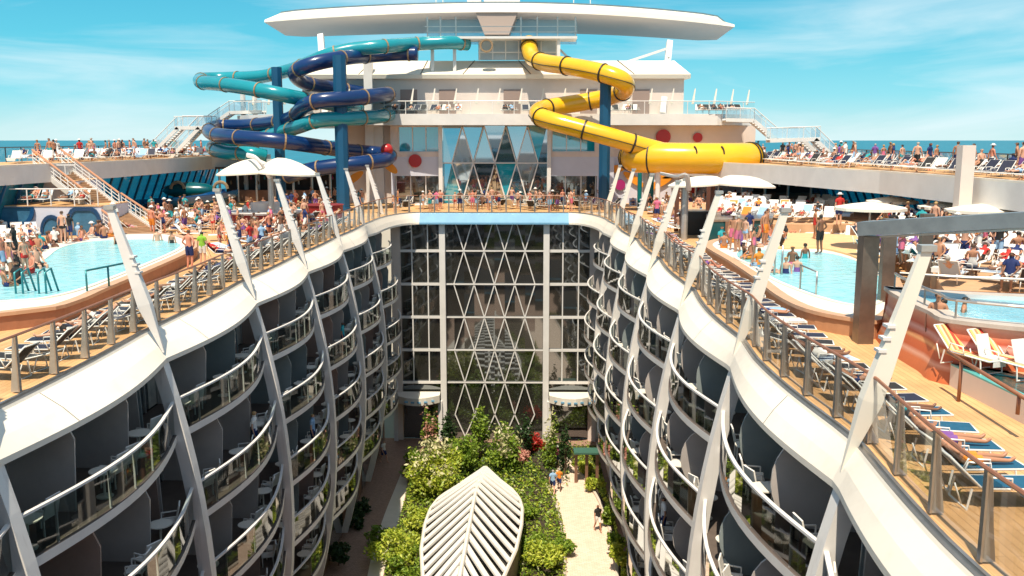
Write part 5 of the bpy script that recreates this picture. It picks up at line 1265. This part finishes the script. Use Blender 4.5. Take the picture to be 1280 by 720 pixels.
def person(pose, loc, rz, place, group, z=None, fem=None, outfit=None, col=None, col2=None, skin=None, hair=None, sc_=None, sink=0):
    fem = (rnd.random() < .5) if fem is None else fem
    P_ = POSES[('stand' if pose == 'swim' else pose), int(fem)]
    if pose == 'swim' and not outfit: outfit = 'suit' if fem else 'shorts'
    skin = skin or rnd.choice(['fair', 'fair', 'tan', 'tan', 'sunburnt', 'brown']); hair = hair or rnd.choice(['black', 'brown', 'brown', 'blonde', 'hat', 'grey'])
    col = col or rnd.choice(['navy', 'black', 'red', 'white', 'teal', 'pink', 'orange', 'pale blue', 'purple', 'navy', 'black'])
    outfit = outfit or (rnd.choice(['bikini', 'bikini', 'suit', 'clothed']) if fem else rnd.choice(['shorts', 'shorts', 'shorts', 'clothed']))
    o = bpy.data.objects.new('person', P_['body']); COL.objects.link(o); o.location = (loc[0], loc[1], loc[2]-sink); o.rotation_euler = (0, 0, rz)
    o.material_slots[0].link = 'OBJECT'; o.material_slots[0].material = SK[skin]
    s = sc_ or rnd.uniform(.93, 1.06); s *= (.95 if fem else 1.02); o.scale = (s, s, s)
    c2 = col2 or rnd.choice(['white', 'navy', 'black', 'pale blue'])
    if outfit == 'shorts': part('swim_shorts', P_['shorts'], CL[col], o); w_ = '%s swim shorts' % col
    elif outfit == 'bikini': part('bikini_bottom', P_['briefs'], CL[col], o); part('bikini_top', P_['bikini'], CL[col], o); w_ = '%s bikini' % col
    elif outfit == 'suit': part('swimsuit', P_['suit'], CL[col], o); w_ = '%s swimsuit' % col
    else: part('shirt', P_['shirt'], CL[col], o); part('shorts', P_['shorts'], CL[c2], o); w_ = '%s shirt and %s shorts' % (col, c2)
    if hair == 'hat': part('sun_hat', P_['hat'], CL['white'], o); part('hair', P_['hair'], HR['brown'], o); h_ = 'white hatted'
    else: part('hair', P_['hairlong' if fem else 'hair'], HR[hair], o); h_ = hair+' haired'
    base = '%s person in %s %s %s' % (h_, w_, POSW[pose], place)
    if len(base.split()) > 12: base = 'person in %s %s %s' % (w_, POSW[pose], place)
    if len(base.split()) > 12: base = 'person in %s %s %s' % (w_.split(' and ')[0], POSW[pose], place)
    if len(base.split()) > 12: base = 'person in %s %s' % (w_.split(' and ')[0], place)
    tag(o, base, 'person', group); allp.append(o); return o

# ============================================================ LOUNGERS
SL = {'dark navy': mat('sling_navy', (.018, .022, .05), .7, var=.3, vs=8), 'white': mat('sling_white', (.80, .77, .72), .7, var=.08, vs=5), 'blue': mat('sling_blue', (.008, .10, .19), .65, var=.2, vs=5), 'black': mat('sling_black', (.02, .018, .018), .7), 'pale blue': mat('sling_pale', (.42, .52, .66), .7), 'coral': mat('sling_coral', (.62, .18, .10), .7)}
frame_m = mat('lounger_frame', (.80, .78, .74), .35)
def lounger_meshes(up):
    a = rad(44 if up else 14); y1 = 1.18; L_ = .78; ye, ze = y1+L_*math.cos(a), .36+L_*math.sin(a)
    R_ = {}
    b = MB()
    for s in (-1, 1): b.tube([(s*.31, 0, .36), (s*.31, y1, .36), (s*.31, ye, ze)], .022, 6); b.tube([(s*.34, .72, .36), (s*.36, .74, .56), (s*.36, 1.12, .58), (s*.34, 1.2, .38)], .018, 5)
    b.tube([(-.31, 0, .36), (.31, 0, .36)], .022, 6); b.tube([(-.31, ye, ze), (.31, ye, ze)], .022, 6); b.tube([(-.31, y1, .36), (.31, y1, .36)], .018, 5)
    b.tube([(-.29, y1+.45, .36+.1), (-.29, 1.5, .10)], .015, 5); b.tube([(.29, y1+.45, .46), (.29, 1.5, .10)], .015, 5)
    R_['frame'] = b.build('frame', [frame_m], data_only=True, smooth=True)
    for i, y in enumerate((.25, 1.35)):
        b = MB(); b.tube([(-.31, y, .36), (-.33, y-.05+.12*i, .015), (.33, y-.05+.12*i, .015), (.31, y, .36)], .02, 5); R_['leg%d' % i] = b.build('leg', [frame_m], data_only=True)
    b = MB(); b.box((0, y1/2, .365), (.58, y1-.04, .025)); R_['seat'] = b.build('seat_sling', [SL['white']], data_only=True)
    b = MB(); A = V((0, y1+.02, .37)); C_ = V((0, ye-.02, ze+.005)); b.bar(A, C_, .58, .025); R_['back'] = b.build('backrest', [SL['white']], data_only=True)
    b = MB(); b.box((0, .60, .395), (.55, 1.1, .03)); b.bar(V((0, y1, .40)), V((0, ye-.1, ze-.05+.03)), .55, .03); b.box((0, -.03, .30), (.55, .03, .18)); R_['towel'] = b.build('beach_towel', [SL['white']], data_only=True)
    return R_
LG = {u: lounger_meshes(u) for u in (0, 1)}
LGsmall = None
def stripes():
    m = bpy.data.materials.new('striped_towel'); m.use_nodes = True; n = m.node_tree.nodes; l = m.node_tree.links
    t = n.new('ShaderNodeTexCoord'); w_ = n.new('ShaderNodeSeparateXYZ'); l.new(t.outputs['Object'], w_.inputs[0])
    mu = n.new('ShaderNodeMath'); mu.operation = 'MULTIPLY'; mu.inputs[1].default_value = 2.6; l.new(w_.outputs['X'], mu.inputs[0]); fr_ = n.new('ShaderNodeMath'); fr_.operation = 'FRACT'; l.new(mu.outputs[0], fr_.inputs[0])
    r = n.new('ShaderNodeValToRGB'); r.color_ramp.interpolation = 'CONSTANT'; e = r.color_ramp.elements; e[0].color = (.70, .07, .04, 1); e[1].position = .25; e[1].color = (.80, .45, .16, 1)
    for p_, c_ in ((.45, (.78, .62, .40)), (.62, (.70, .22, .10)), (.8, (.80, .52, .22))): q = e.new(p_); q.color = (*c_, 1)
    l.new(fr_.outputs[0], r.inputs[0]); l.new(r.outputs[0], n['Principled BSDF'].inputs['Base Color']); n['Principled BSDF'].inputs['Roughness'].default_value = .85; return m
SL['red striped'] = stripes()
allt = []
def lounger(loc, rz, sling, place, group, up=1, cat='lounger', detail=True, seatcol=None):
    R_ = LG[up]; t = bpy.data.objects.new('sun_lounger', None); COL.objects.link(t); t.location = loc; t.rotation_euler = (0, 0, rz); t.empty_display_size = .2
    part('frame', R_['frame'], frame_m, t); part('seat_sling', R_['seat'], SL[seatcol or sling], t); part('backrest', R_['back'], SL[sling], t)
    if detail: part('leg', R_['leg0'], frame_m, t); part('leg', R_['leg1'], frame_m, t)
    base = '%s %slounger %s' % (sling, '' if up else 'flat laid ', place)
    if seatcol: base = '%s backed %s seated lounger %s' % (sling, seatcol, place)
    tag(t, base, cat, group); allt.append(t); return t
towels = []
def towel(lg, up, col, place, group):
    o = bpy.data.objects.new('beach_towel', LG[up]['towel']); COL.objects.link(o); o.location = lg.location+V((0, 0, .004)); o.rotation_euler = lg.rotation_euler
    o.material_slots[0].link = 'OBJECT'; o.material_slots[0].material = CL[col]
    tag(o, '%s beach towel %s' % (col, place), 'towel', group); towels.append(o); return o
# 1. loungers perpendicular to the balustrades
cnt = 0
for s in (-1, 1):
    pth = [p for p in rim_path(s, 0, WB, .32, 76.6) if p.y > 10]
    for i, (p, d) in enumerate(resample(pth, .98, .6)):
        if p.y > 70 or (s < 0 and p.y > 64): continue
        near = p.y < 18.8 and s > 0
        # head end near the rail, feet away: lounger +Y points to the rail
        nrm = V((-d.y, d.x, 0)) if s < 0 else V((d.y, -d.x, 0))
        if nrm.x*s > 0: nrm = -nrm
        rz = math.atan2(-nrm.x, nrm.y) + rnd.uniform(-.22, .22)
        foot = p - nrm*1.85
        place = 'along the %s balustrade' % ('family pool' if s < 0 else 'whirlpool')
        up = 1 if rnd.random() < .85 else 0
        lg = lounger((foot.x, foot.y, 0.0), rz, rnd.choice(['dark navy', 'dark navy', 'black', 'dark navy', 'pale blue' if rnd.random() < .3 else 'dark navy']), place, 'loungers along the balustrades', up, seatcol='blue' if near else None)
        q = rnd.random()
        if q < .08 and not near: towel(lg, up, rnd.choice(['white', 'pale blue', 'white', 'purple', 'teal']), place, 'towels along the balustrades')
        elif .08 < q < .38 and up: person(rnd.choice(['recline', 'recline2']), lg.location, rz, place.replace('along', 'by'), 'people along the balustrades')
# 2. areas of loungers and people (polygons in the photo on a deck height)
def inpoly(x, y, P_):
    c = False; j = len(P_)-1
    for i in range(len(P_)):
        a, b_ = P_[i], P_[j]
        if (a.y > y) != (b_.y > y) and x < (b_.x-a.x)*(y-a.y)/(b_.y-a.y)+a.x: c = not c
        j = i
    return c
taken = []
def free(p, r):
    for q, rr in taken:
        if abs(q.z-p.z) < 1 and (q-p).length < r+rr: return False
    taken.append((V(p), r)); return True
def grid_loungers(px, z, place, group, sx=.95, sy=2.5, rz=0., pw=.65, cols=('white', 'white', 'dark navy', 'pale blue'), tw=.3, fill=.9, ztop=None, detail=False, clamp=None, pgroup=None, cap=999):
    P_ = [G(u, v, z) for u, v in px]; xs_ = [p.x for p in P_]; yy_ = [p.y for p in P_]; k = 0
    y = min(yy_)
    while y < max(yy_):
        x = min(xs_)
        while x < max(xs_):
            X2 = x+rnd.uniform(-.12, .12); Y2 = y+rnd.uniform(-.2, .2); x += sx
            if not inpoly(X2, Y2, P_) or rnd.random() > fill or (clamp and not (clamp[0] < X2 < clamp[1] and clamp[2] < Y2 < clamp[3])) or k >= cap: continue
            if not free(V((X2, Y2+.9, z)), .42): continue
            up = 1 if rnd.random() < .8 else 0; r = rz+rnd.uniform(-.15, .15); k += 1
            lg = lounger((X2, Y2, z), r, rnd.choice(cols), place, group, up, detail=detail)
            q = rnd.random()
            if q < pw: person(rnd.choice(['recline', 'recline2']) if up else 'flat', (X2, Y2, z), r, place, pgroup or 'people '+place)
            elif q < pw+tw: towel(lg, up, rnd.choice(['white', 'white', 'white', 'white', 'pale blue', 'orange']), place, 'towels '+place)
        y += sy
    return k
def scatter(px, z, n, place, poses, r=.38, face=None, sink=0, clamp=None, lg=True, **kw):
    P_ = [G(u, v, z) for u, v in px]; xs_ = [p.x for p in P_]; yy_ = [p.y for p in P_]; k = 0; tr = 0
    while k < n and tr < n*60:
        tr += 1; p = V((rnd.uniform(min(xs_), max(xs_)), rnd.uniform(min(yy_), max(yy_)), z))
        if clamp and not (clamp[0] < p.x < clamp[1] and clamp[2] < p.y < clamp[3]): continue
        if not inpoly(p.x, p.y, P_) or not free(p, r): continue
        po = rnd.choice(poses); r_ = rnd.uniform(0, 2*PI) if face is None else face+rnd.uniform(-.7, .7); k += 1
        if po == 'sit' and lg and rnd.random() < .6:
            up = int(rnd.random() < .7); lounger(p, r_, rnd.choice(['white', 'dark navy', 'pale blue', 'white']), place, 'loungers '+place, up, detail=False); person('recline' if up else 'flat', p, r_, place, 'people '+place); taken.append((p+V((-math.sin(r_), math.cos(r_), 0))*1.1, .35)); continue
        person(po, p, r_, place, 'people '+place, sink=.42 if po == 'sit' and not lg else sink, **kw)
        if po == 'sit' and lg: lounger((p.x-.75*math.cos(r_), p.y-.75*math.sin(r_), p.z), r_-PI/2, rnd.choice(['white', 'dark navy', 'pale blue']), place, 'loungers '+place, 0, detail=False)
cl_ = (-30, 30, 0, 87)
# named individuals
person('hips', G(238, 337, 0), PI*.9, 'by the family pool wall', 'people by the family pool', fem=False, outfit='shorts', col='navy', skin='sunburnt', hair='brown', sc_=1.08)
person('stand', G(254, 331, 0), PI, 'beside the bare backed man', 'people by the family pool', fem=False, outfit='clothed', col='green', col2='white', skin='fair', hair='black')
person('stand', G(290, 322, 0), 2.6, 'by the third rim post', 'people by the family pool', fem=False, outfit='clothed', col='yellow', col2='navy')
for q in (G(238, 337, 0), G(254, 331, 0), G(290, 322, 0)): taken.append((q, .3))
# left side
for u, v in ((145, 306), (197, 302), (215, 305)): q = G(u, v, .55); person('swim', q, rnd.uniform(0, 6), 'in the family pool', 'bathers in the family pool', sink=.95, hair='black')
scatter([(-20, 330), (36, 318), (66, 299), (150, 291), (150, 296), (70, 306), (40, 326), (-20, 345)], .6, 30, 'on the family pool edge', ['sit', 'sit', 'sit', 'stand'], r=.34, lg=False)
grid_loungers([(-40, 330), (30, 318), (62, 298), (150, 288), (150, 280), (110, 284), (40, 290), (-40, 300)], 0, 'between family pool and terrace', 'loungers between family pool and terrace', sy=2.3, rz=.5, clamp=(-30, 30, 30, 57.5), tw=.2, pw=.75)
scatter([(-40, 372), (8, 366), (30, 352), (60, 322), (40, 318), (-40, 340)], .6, 16, 'by the teal entry rails', ['sit', 'sit', 'sit', 'sit', 'stand'], r=.36, lg=False)
scatter([(185, 300), (240, 300), (262, 312), (300, 330), (345, 310), (400, 285), (420, 270), (190, 268)], 0, 150, 'before the round bar', ['stand', 'hips', 'walk', 'photo', 'sit', 'sit', 'sit', 'sit'], clamp=cl_, r=.26)
grid_loungers([(192, 292), (250, 290), (330, 292), (330, 282), (195, 276)], 0, 'beyond the family pool', 'loungers beyond the family pool', clamp=(-30, 30, 40, 80), sy=2.2, pw=.6, cap=50)
scatter([(360, 268), (415, 262), (440, 268), (470, 262), (420, 256), (360, 258)], 0, 16, 'round the maroon drum counter', ['stand', 'hips', 'walk', 'photo'], clamp=(-24, -7.2, 50, 86))
grid_loungers([(14, 205), (107, 203.6), (180, 200.2), (280, 195), (280, 184.5), (14, 184.5)], ZL, 'on the grey edged upper deck', 'loungers on the grey edged upper deck', rz=.15, sy=2.3, sx=1.1, pw=.6, clamp=(-36, 30, 54, 100), cap=130, cols=('white', 'dark navy', 'dark navy', 'pale blue'))
scatter([(14, 203), (107, 202), (280, 194), (280, 188), (14, 190)], ZL, 60, 'on the grey edged upper deck', ['stand', 'sit', 'walk'], clamp=(-36, 30, 54, 100), r=.3)
for i in range(13):
    x = -33+i*1.15; 
    if x < x1_-1: 
        lg = lounger((x, Yt+.5, zf+.04), rnd.uniform(-.2, .2), rnd.choice(['white', 'pale blue', 'white', 'coral']), 'on the lower terrace', 'loungers on the lower terrace', 1, detail=False)
        if rnd.random() < .6: person('recline', lg.location, lg.rotation_euler[2], 'on the lower terrace', 'people on the lower terrace')
for i in range(11):
    x = -33+i*1.3
    if x < x2_-1.2: 
        lg = lounger((x, 62.9, z2_+.04), rnd.uniform(-.2, .2), rnd.choice(['white', 'pale blue', 'dark navy']), 'on the higher terrace', 'loungers on the higher terrace', 1, detail=False)
        if rnd.random() < .5: person('recline', lg.location, lg.rotation_euler[2], 'on the higher terrace', 'people on the higher terrace')
# far rail
for u in range(496, 762, 7):
    p = W(u+rnd.uniform(-2, 2), 200, rnd.uniform(79, 86))
    if free(V((p.x, p.y, 0)), .45): lounger((p.x, p.y, 0), rnd.uniform(0, 6.28), rnd.choice(['black', 'dark navy', 'black', 'white']), 'behind the sky blue coaming rail', 'loungers behind the sky blue coaming', 1, detail=False)
for u in range(492, 765, 3):
    if rnd.random() < .85:
        p = W(u+rnd.uniform(-2, 2), 200, rnd.uniform(78.2, 84)); 
        if free(V((p.x, p.y, 0)), .3): person(rnd.choice(['stand', 'hips', 'walk', 'photo', 'sit']), (p.x, p.y, 0), rnd.uniform(0, 6.28), 'behind the sky blue coaming rail', 'people behind the sky blue coaming')
for u in list(range(492, 575, 9))+list(range(630, 700, 14))+list(range(764, 800, 6))+list(range(870, 930, 8)):
    p = W(u, 150, 87.9); up = 1; lg = lounger((p.x, 86.4, zt+.005), rnd.uniform(-.3, .3), rnd.choice(['black', 'dark navy', 'white']), 'on the terrace over the blue windows', 'loungers on the upper terrace', 1, detail=False)
    if rnd.random() < .5: person('recline', lg.location, lg.rotation_euler[2], 'on the terrace over the blue windows', 'people on the upper terrace')
# right side
p_ = G(905, 303, .6)
scatter([(893, 305), (930, 325), (968, 347), (975, 340), (945, 325), (925, 312), (985, 309), (985, 300), (905, 299)], .6, 24, 'on the sun pool edge', ['sit', 'sit', 'sit', 'stand'], r=.32, lg=False)
person('hips', G(1024, 317, .66), 3.6, 'on the sandy ledge', 'people round the sun pool', fem=False, outfit='shorts', col='black', skin='brown', hair='black', sc_=1.06)
person('stand', G(1018, 300, .6), 1.6, 'on the sandy ledge', 'people round the sun pool', fem=True, outfit='suit', col='red', skin='tan', hair='brown', sc_=1.06)
for u, v in ((990, 331), (1006, 324), (982, 343), (996, 341)): person('swim', G(u, v, .55), rnd.uniform(0, 6), 'in the sun pool', 'bathers in the sun pool', sink=.95, hair=rnd.choice(['black', 'black', 'blonde']))
for u, v in ((1180, 388), (1205, 391), (1172, 393)): person('swim', G(u, v, Z1-.15), rnd.uniform(0, 6), 'in the whirlpool', 'bathers in the whirlpool', sink=1.25, hair='black', skin='tan')
grid_loungers([(890, 282), (960, 284), (1055, 292), (1060, 262), (1000, 247), (890, 247)], .92, 'on the deck beyond the teal tank', 'loungers beyond the teal tank', rz=-.5, sy=2.2, sx=.95, clamp=(13.8, 28.6, 56.8, 76), pw=.35, tw=.5, cols=('white',), cap=60)
grid_loungers([(970, 300), (1060, 305), (1100, 296), (1100, 280), (970, 282)], 0, 'behind the sandy ledge', 'loungers behind the sandy ledge', rz=-.5, sy=2.2, clamp=(10, 29, 46, 56), pw=.5, tw=.4, cols=('white',), cap=26)
scatter([(970, 296), (1062, 300), (1062, 285), (930, 282)], 0, 30, 'behind the sandy ledge', ['stand', 'walk', 'hips', 'sit'], clamp=(10, 29, 44, 56), r=.26)
scatter([(790, 262), (845, 292), (880, 290), (960, 282), (960, 262), (800, 250)], 0, 80, 'near the brown columns', ['stand', 'sit', 'sit', 'hips', 'sit'], clamp=(9.8, 28, 50, 86))
person('stand', G(1048, 282, .92), 3.2, 'under the widest parasol', 'people round the sun pool', fem=False, outfit='clothed', col='red', col2='navy', hair='hat', sc_=1.1)
grid_loungers([(1088, 345), (1150, 352), (1300, 372), (1300, 262), (1100, 275)], 1.12, 'on the platform past the whirlpool', 'loungers past the whirlpool', rz=-.7, sy=1.9, sx=1.05, clamp=(16.8, 28.6, 29.4, 53.5), pw=.72, tw=.2, cols=('white', 'pale blue', 'dark navy', 'white'), cap=95)
scatter([(1088, 345), (1150, 352), (1300, 372), (1300, 270), (1100, 285)], 1.12, 90, 'on the platform past the whirlpool', ['stand', 'sit', 'sit', 'hips', 'sit', 'sit'], clamp=(17, 28.6, 29.6, 53.5), r=.24)
grid_loungers([(945, 206.6), (1020, 211.2), (1100, 215.8), (1200, 223.2), (1290, 230), (1290, 198), (945, 190)], ZR, 'on the white edged upper deck', 'loungers on the white edged upper deck', rz=-1.1, sy=1.25, sx=2.3, pw=.5, tw=.0, clamp=(5, 29.2, 37, 96), cap=120, cols=('dark navy', 'dark navy', 'dark navy', 'white', 'black'))
scatter([(945, 203), (1280, 226), (1280, 205), (945, 192)], ZR, 60, 'on the white edged upper deck', ['stand', 'walk', 'sit'], clamp=(5, 29.6, 37, 96))
# striped loungers lower right
for u, v, r in ((1237, 470, .35), (1283, 478, .35)):
    q = G(u, v, 0.55); t_ = lounger((q.x+.2, q.y, .55), r, 'red striped', 'by the whirlpool stair rail', 'striped loungers', 1)
    tw_ = towel(t_, 1, 'white', 'by the whirlpool stair rail', 'towels by the whirlpool'); tw_.scale = (.7, .35, 1)
    b = MB(); b.box((q.x+.2, q.y+1, .27), (1.0, 2.0, .53)); tag(b.build('lounger_plinth', plat_m), 'low tan plinth under a red striped lounger, %s' % ('nearer the whirlpool' if u < 1250 else 'at the picture edge'), 'plinth')
# garden strollers
for u, v, c_, f_, r in ((691, 617, 'pale blue', False, 3.1), (699, 613, 'orange', True, 3.0), (689, 585, 'white', True, .2), (696, 583, 'pink', True, .1), (747, 664, 'black', False, .3), (480, 578, 'white', False, 1), (471, 571, 'black', True, 2)):
    q = G(u, v, PARK+.02); person('walk', q, r, 'in the sunken garden', 'people strolling in the garden', fem=f_, outfit='clothed', col=c_, col2='navy' if c_ != 'black' else 'white', sc_=1.05)
for s_, y_, k_, c_, f_ in ((-1, 34.5, 1, 'white', True), (-1, 43, 2, 'pale blue', False), (1, 33, 2, 'white', False), (-1, 52, 1, 'teal', True)):
    person('stand', (s_*(EDGE(y_, LV[k_], s_)+.55), y_, LV[k_]+.003), PI/2*-s_, 'leaning at a cabin balcony', 'people on the balconies', fem=f_, outfit='clothed', col=c_, col2='navy')
# chairs and tables on the balconies
def chair_mesh():
    b = MB(); b.box((0, 0, .44), (.5, .5, .04)); b.bar((0, .24, .46), (0, .36, .98), .5, .04); q = b
    for x in (-.22, .22):
        for y in (-.22, .22): b.bar((x, y, 0), (x, y, .44), .035, .035)
        b.bar((x*1.12, -.2, .64), (x*1.12, .26, .66), .04, .03); b.bar((x*1.12, -.2, .44), (x*1.12, -.2, .64), .03, .03)
    return b.build('balcony_chair', [SL['white']], data_only=True)
def table_mesh():
    b = MB(); b.lathe([(.36, .70), (.36, .73)], (0, 0, 0), 20); b.tube([(0, 0, .02), (0, 0, .70)], .035, 8); b.lathe([(.22, 0), (.22, .03), (.04, .05)], (0, 0, 0), 12)
    return b.build('balcony_table', [white], data_only=True)
CM, TM = chair_mesh(), table_mesh()
fl = ['top', 'second highest', 'middle', 'second lowest', 'lowest']
for s in (-1, 1):
    R = RIBS[s]; side = 'shaded' if s < 0 else 'sunlit'
    for i in range(1, len(R)-1):
        for k, z in enumerate(LV):
            for r_ in range(3):
                y = R[i]+(R[i+1]-R[i])*(r_+.5)/3; xe = EDGE(y, z, s)
                q = rnd.random(); room = ['near', 'middle', 'far'][r_]; bt_ = ['', 'second', 'third', 'fourth', 'fifth', 'sixth', 'seventh', 'eighth'][i] if i > 1 else 'nearest'
                if q < .8:
                    o = bpy.data.objects.new('balcony_table', TM); COL.objects.link(o); o.location = (s*(xe+.65), y-.6, z+.003); tag(o, 'round white table, %s room, %s bay, %s floor, %s balcony wall' % (room, bt_, fl[k], side), 'table', 'balcony tables')
                if q > .15:
                    for dy in ((.35,) if q < .5 else (.25, .95)):
                        o = bpy.data.objects.new('balcony_chair', CM); COL.objects.link(o); o.location = (s*(xe+.75), y+dy-.1, z+.003); o.rotation_euler = (0, 0, s*PI/2*1+rnd.uniform(-.5, .5)); tag(o, '%swhite chair, %s room, %s bay, %s floor, %s balcony wall' % ('' if dy < .3 or q < .5 else 'outer ', room, bt_, fl[k], side), 'chair', 'balcony chairs')
# ============================================================ what the photo cannot show is dropped; surplus beyond 290 of a kind becomes one mass
def size_of(o, h):
    p = o.matrix_world.translation if False else o.location
    u, v = pix(p+V((0, 0, h*.5))); d = (p-CAM).length
    if not (-45 < u < 1325 and -30 < v < 760) or p.y < 3: return -1
    return h/d
def kill(o):
    for c in list(o.children): kill(c)
    bpy.data.objects.remove(o)
def reduce_kind(L_, cap, h, name, label, jitter=.0):
    L_ = [(size_of(o, h), i, o) for i, o in enumerate(L_)]
    for s_, i, o in L_:
        if s_ < 0: kill(o)
    L_ = sorted([q for q in L_ if q[0] > 0], key=lambda q: -q[0])
    rest = [o for _, _, o in L_[cap:]]
    if not rest: return
    b = MB(); mats_ = []
    for o in rest:
        M_ = Matrix.LocRotScale(o.location, o.rotation_euler, o.scale)
        for q in [o]+list(o.children):
            if q.type != 'MESH': continue
            me = q.data; m_ = q.material_slots[0].material
            if m_ not in mats_: mats_.append(m_)
            mi = mats_.index(m_); off = len(b.v)
            b.v += [tuple(M_ @ v.co) for v in me.vertices]; b.f += [tuple(i+off for i in p.vertices) for p in me.polygons]; b.m += [mi]*len(me.polygons)
    for o in rest: kill(o)
    ob = b.build(name, mats_, None, smooth=(name == 'crowd')); ob['kind'] = 'stuff'; ob['label'] = label
reduce_kind(allp, 290, 1.7, 'crowd', 'far off sunbathers and standing passengers on the distant decks')
reduce_kind(allt, 290, .9, 'far_loungers', 'far off loungers packed on the distant decks')
for L_, h in ((towels, .5), ([o for o in sc.objects if o.name.startswith('balcony_table') or o.name.startswith('balcony_chair')], .8)):
    for o in L_:
        if size_of(o, h) < 0: kill(o)
# ============================================================ unique labels
ORD = ['first', 'second', 'third', 'fourth', 'fifth', 'sixth', 'seventh', 'eighth', 'ninth', 'tenth', 'eleventh', 'twelfth', 'thirteenth', 'fourteenth', 'fifteenth', 'sixteenth', 'seventeenth', 'eighteenth', 'nineteenth']
TEN = {2: 'twenty', 3: 'thirty', 4: 'forty', 5: 'fifty', 6: 'sixty', 7: 'seventy', 8: 'eighty', 9: 'ninety'}; TEO = {2: 'twentieth', 3: 'thirtieth', 4: 'fortieth', 5: 'fiftieth', 6: 'sixtieth', 7: 'seventieth', 8: 'eightieth', 9: 'ninetieth'}
def ordn(i):
    if i <= 19: return ORD[i-1]
    if i > 99: return 'far off'
    return TEO[i//10] if i % 10 == 0 else TEN[i//10]+'-'+ORD[i % 10-1]
bk = {}
for o in sc.objects:
    if o.parent is None and o.get('category'): bk.setdefault(o['label'], []).append(o)
for lab, L_ in bk.items():
    if len(L_) < 2: continue
    L_.sort(key=lambda o: pix(o.location if o.type == 'EMPTY' or o.location.length > .01 else V(o.bound_box[0]))[0])
    for i, o in enumerate(L_):
        o['label'] = ('leftmost ' if i == 0 else 'rightmost ' if i == len(L_)-1 else '') + lab + ('' if i in (0, len(L_)-1) else ', %s from left' % ordn(i+1))
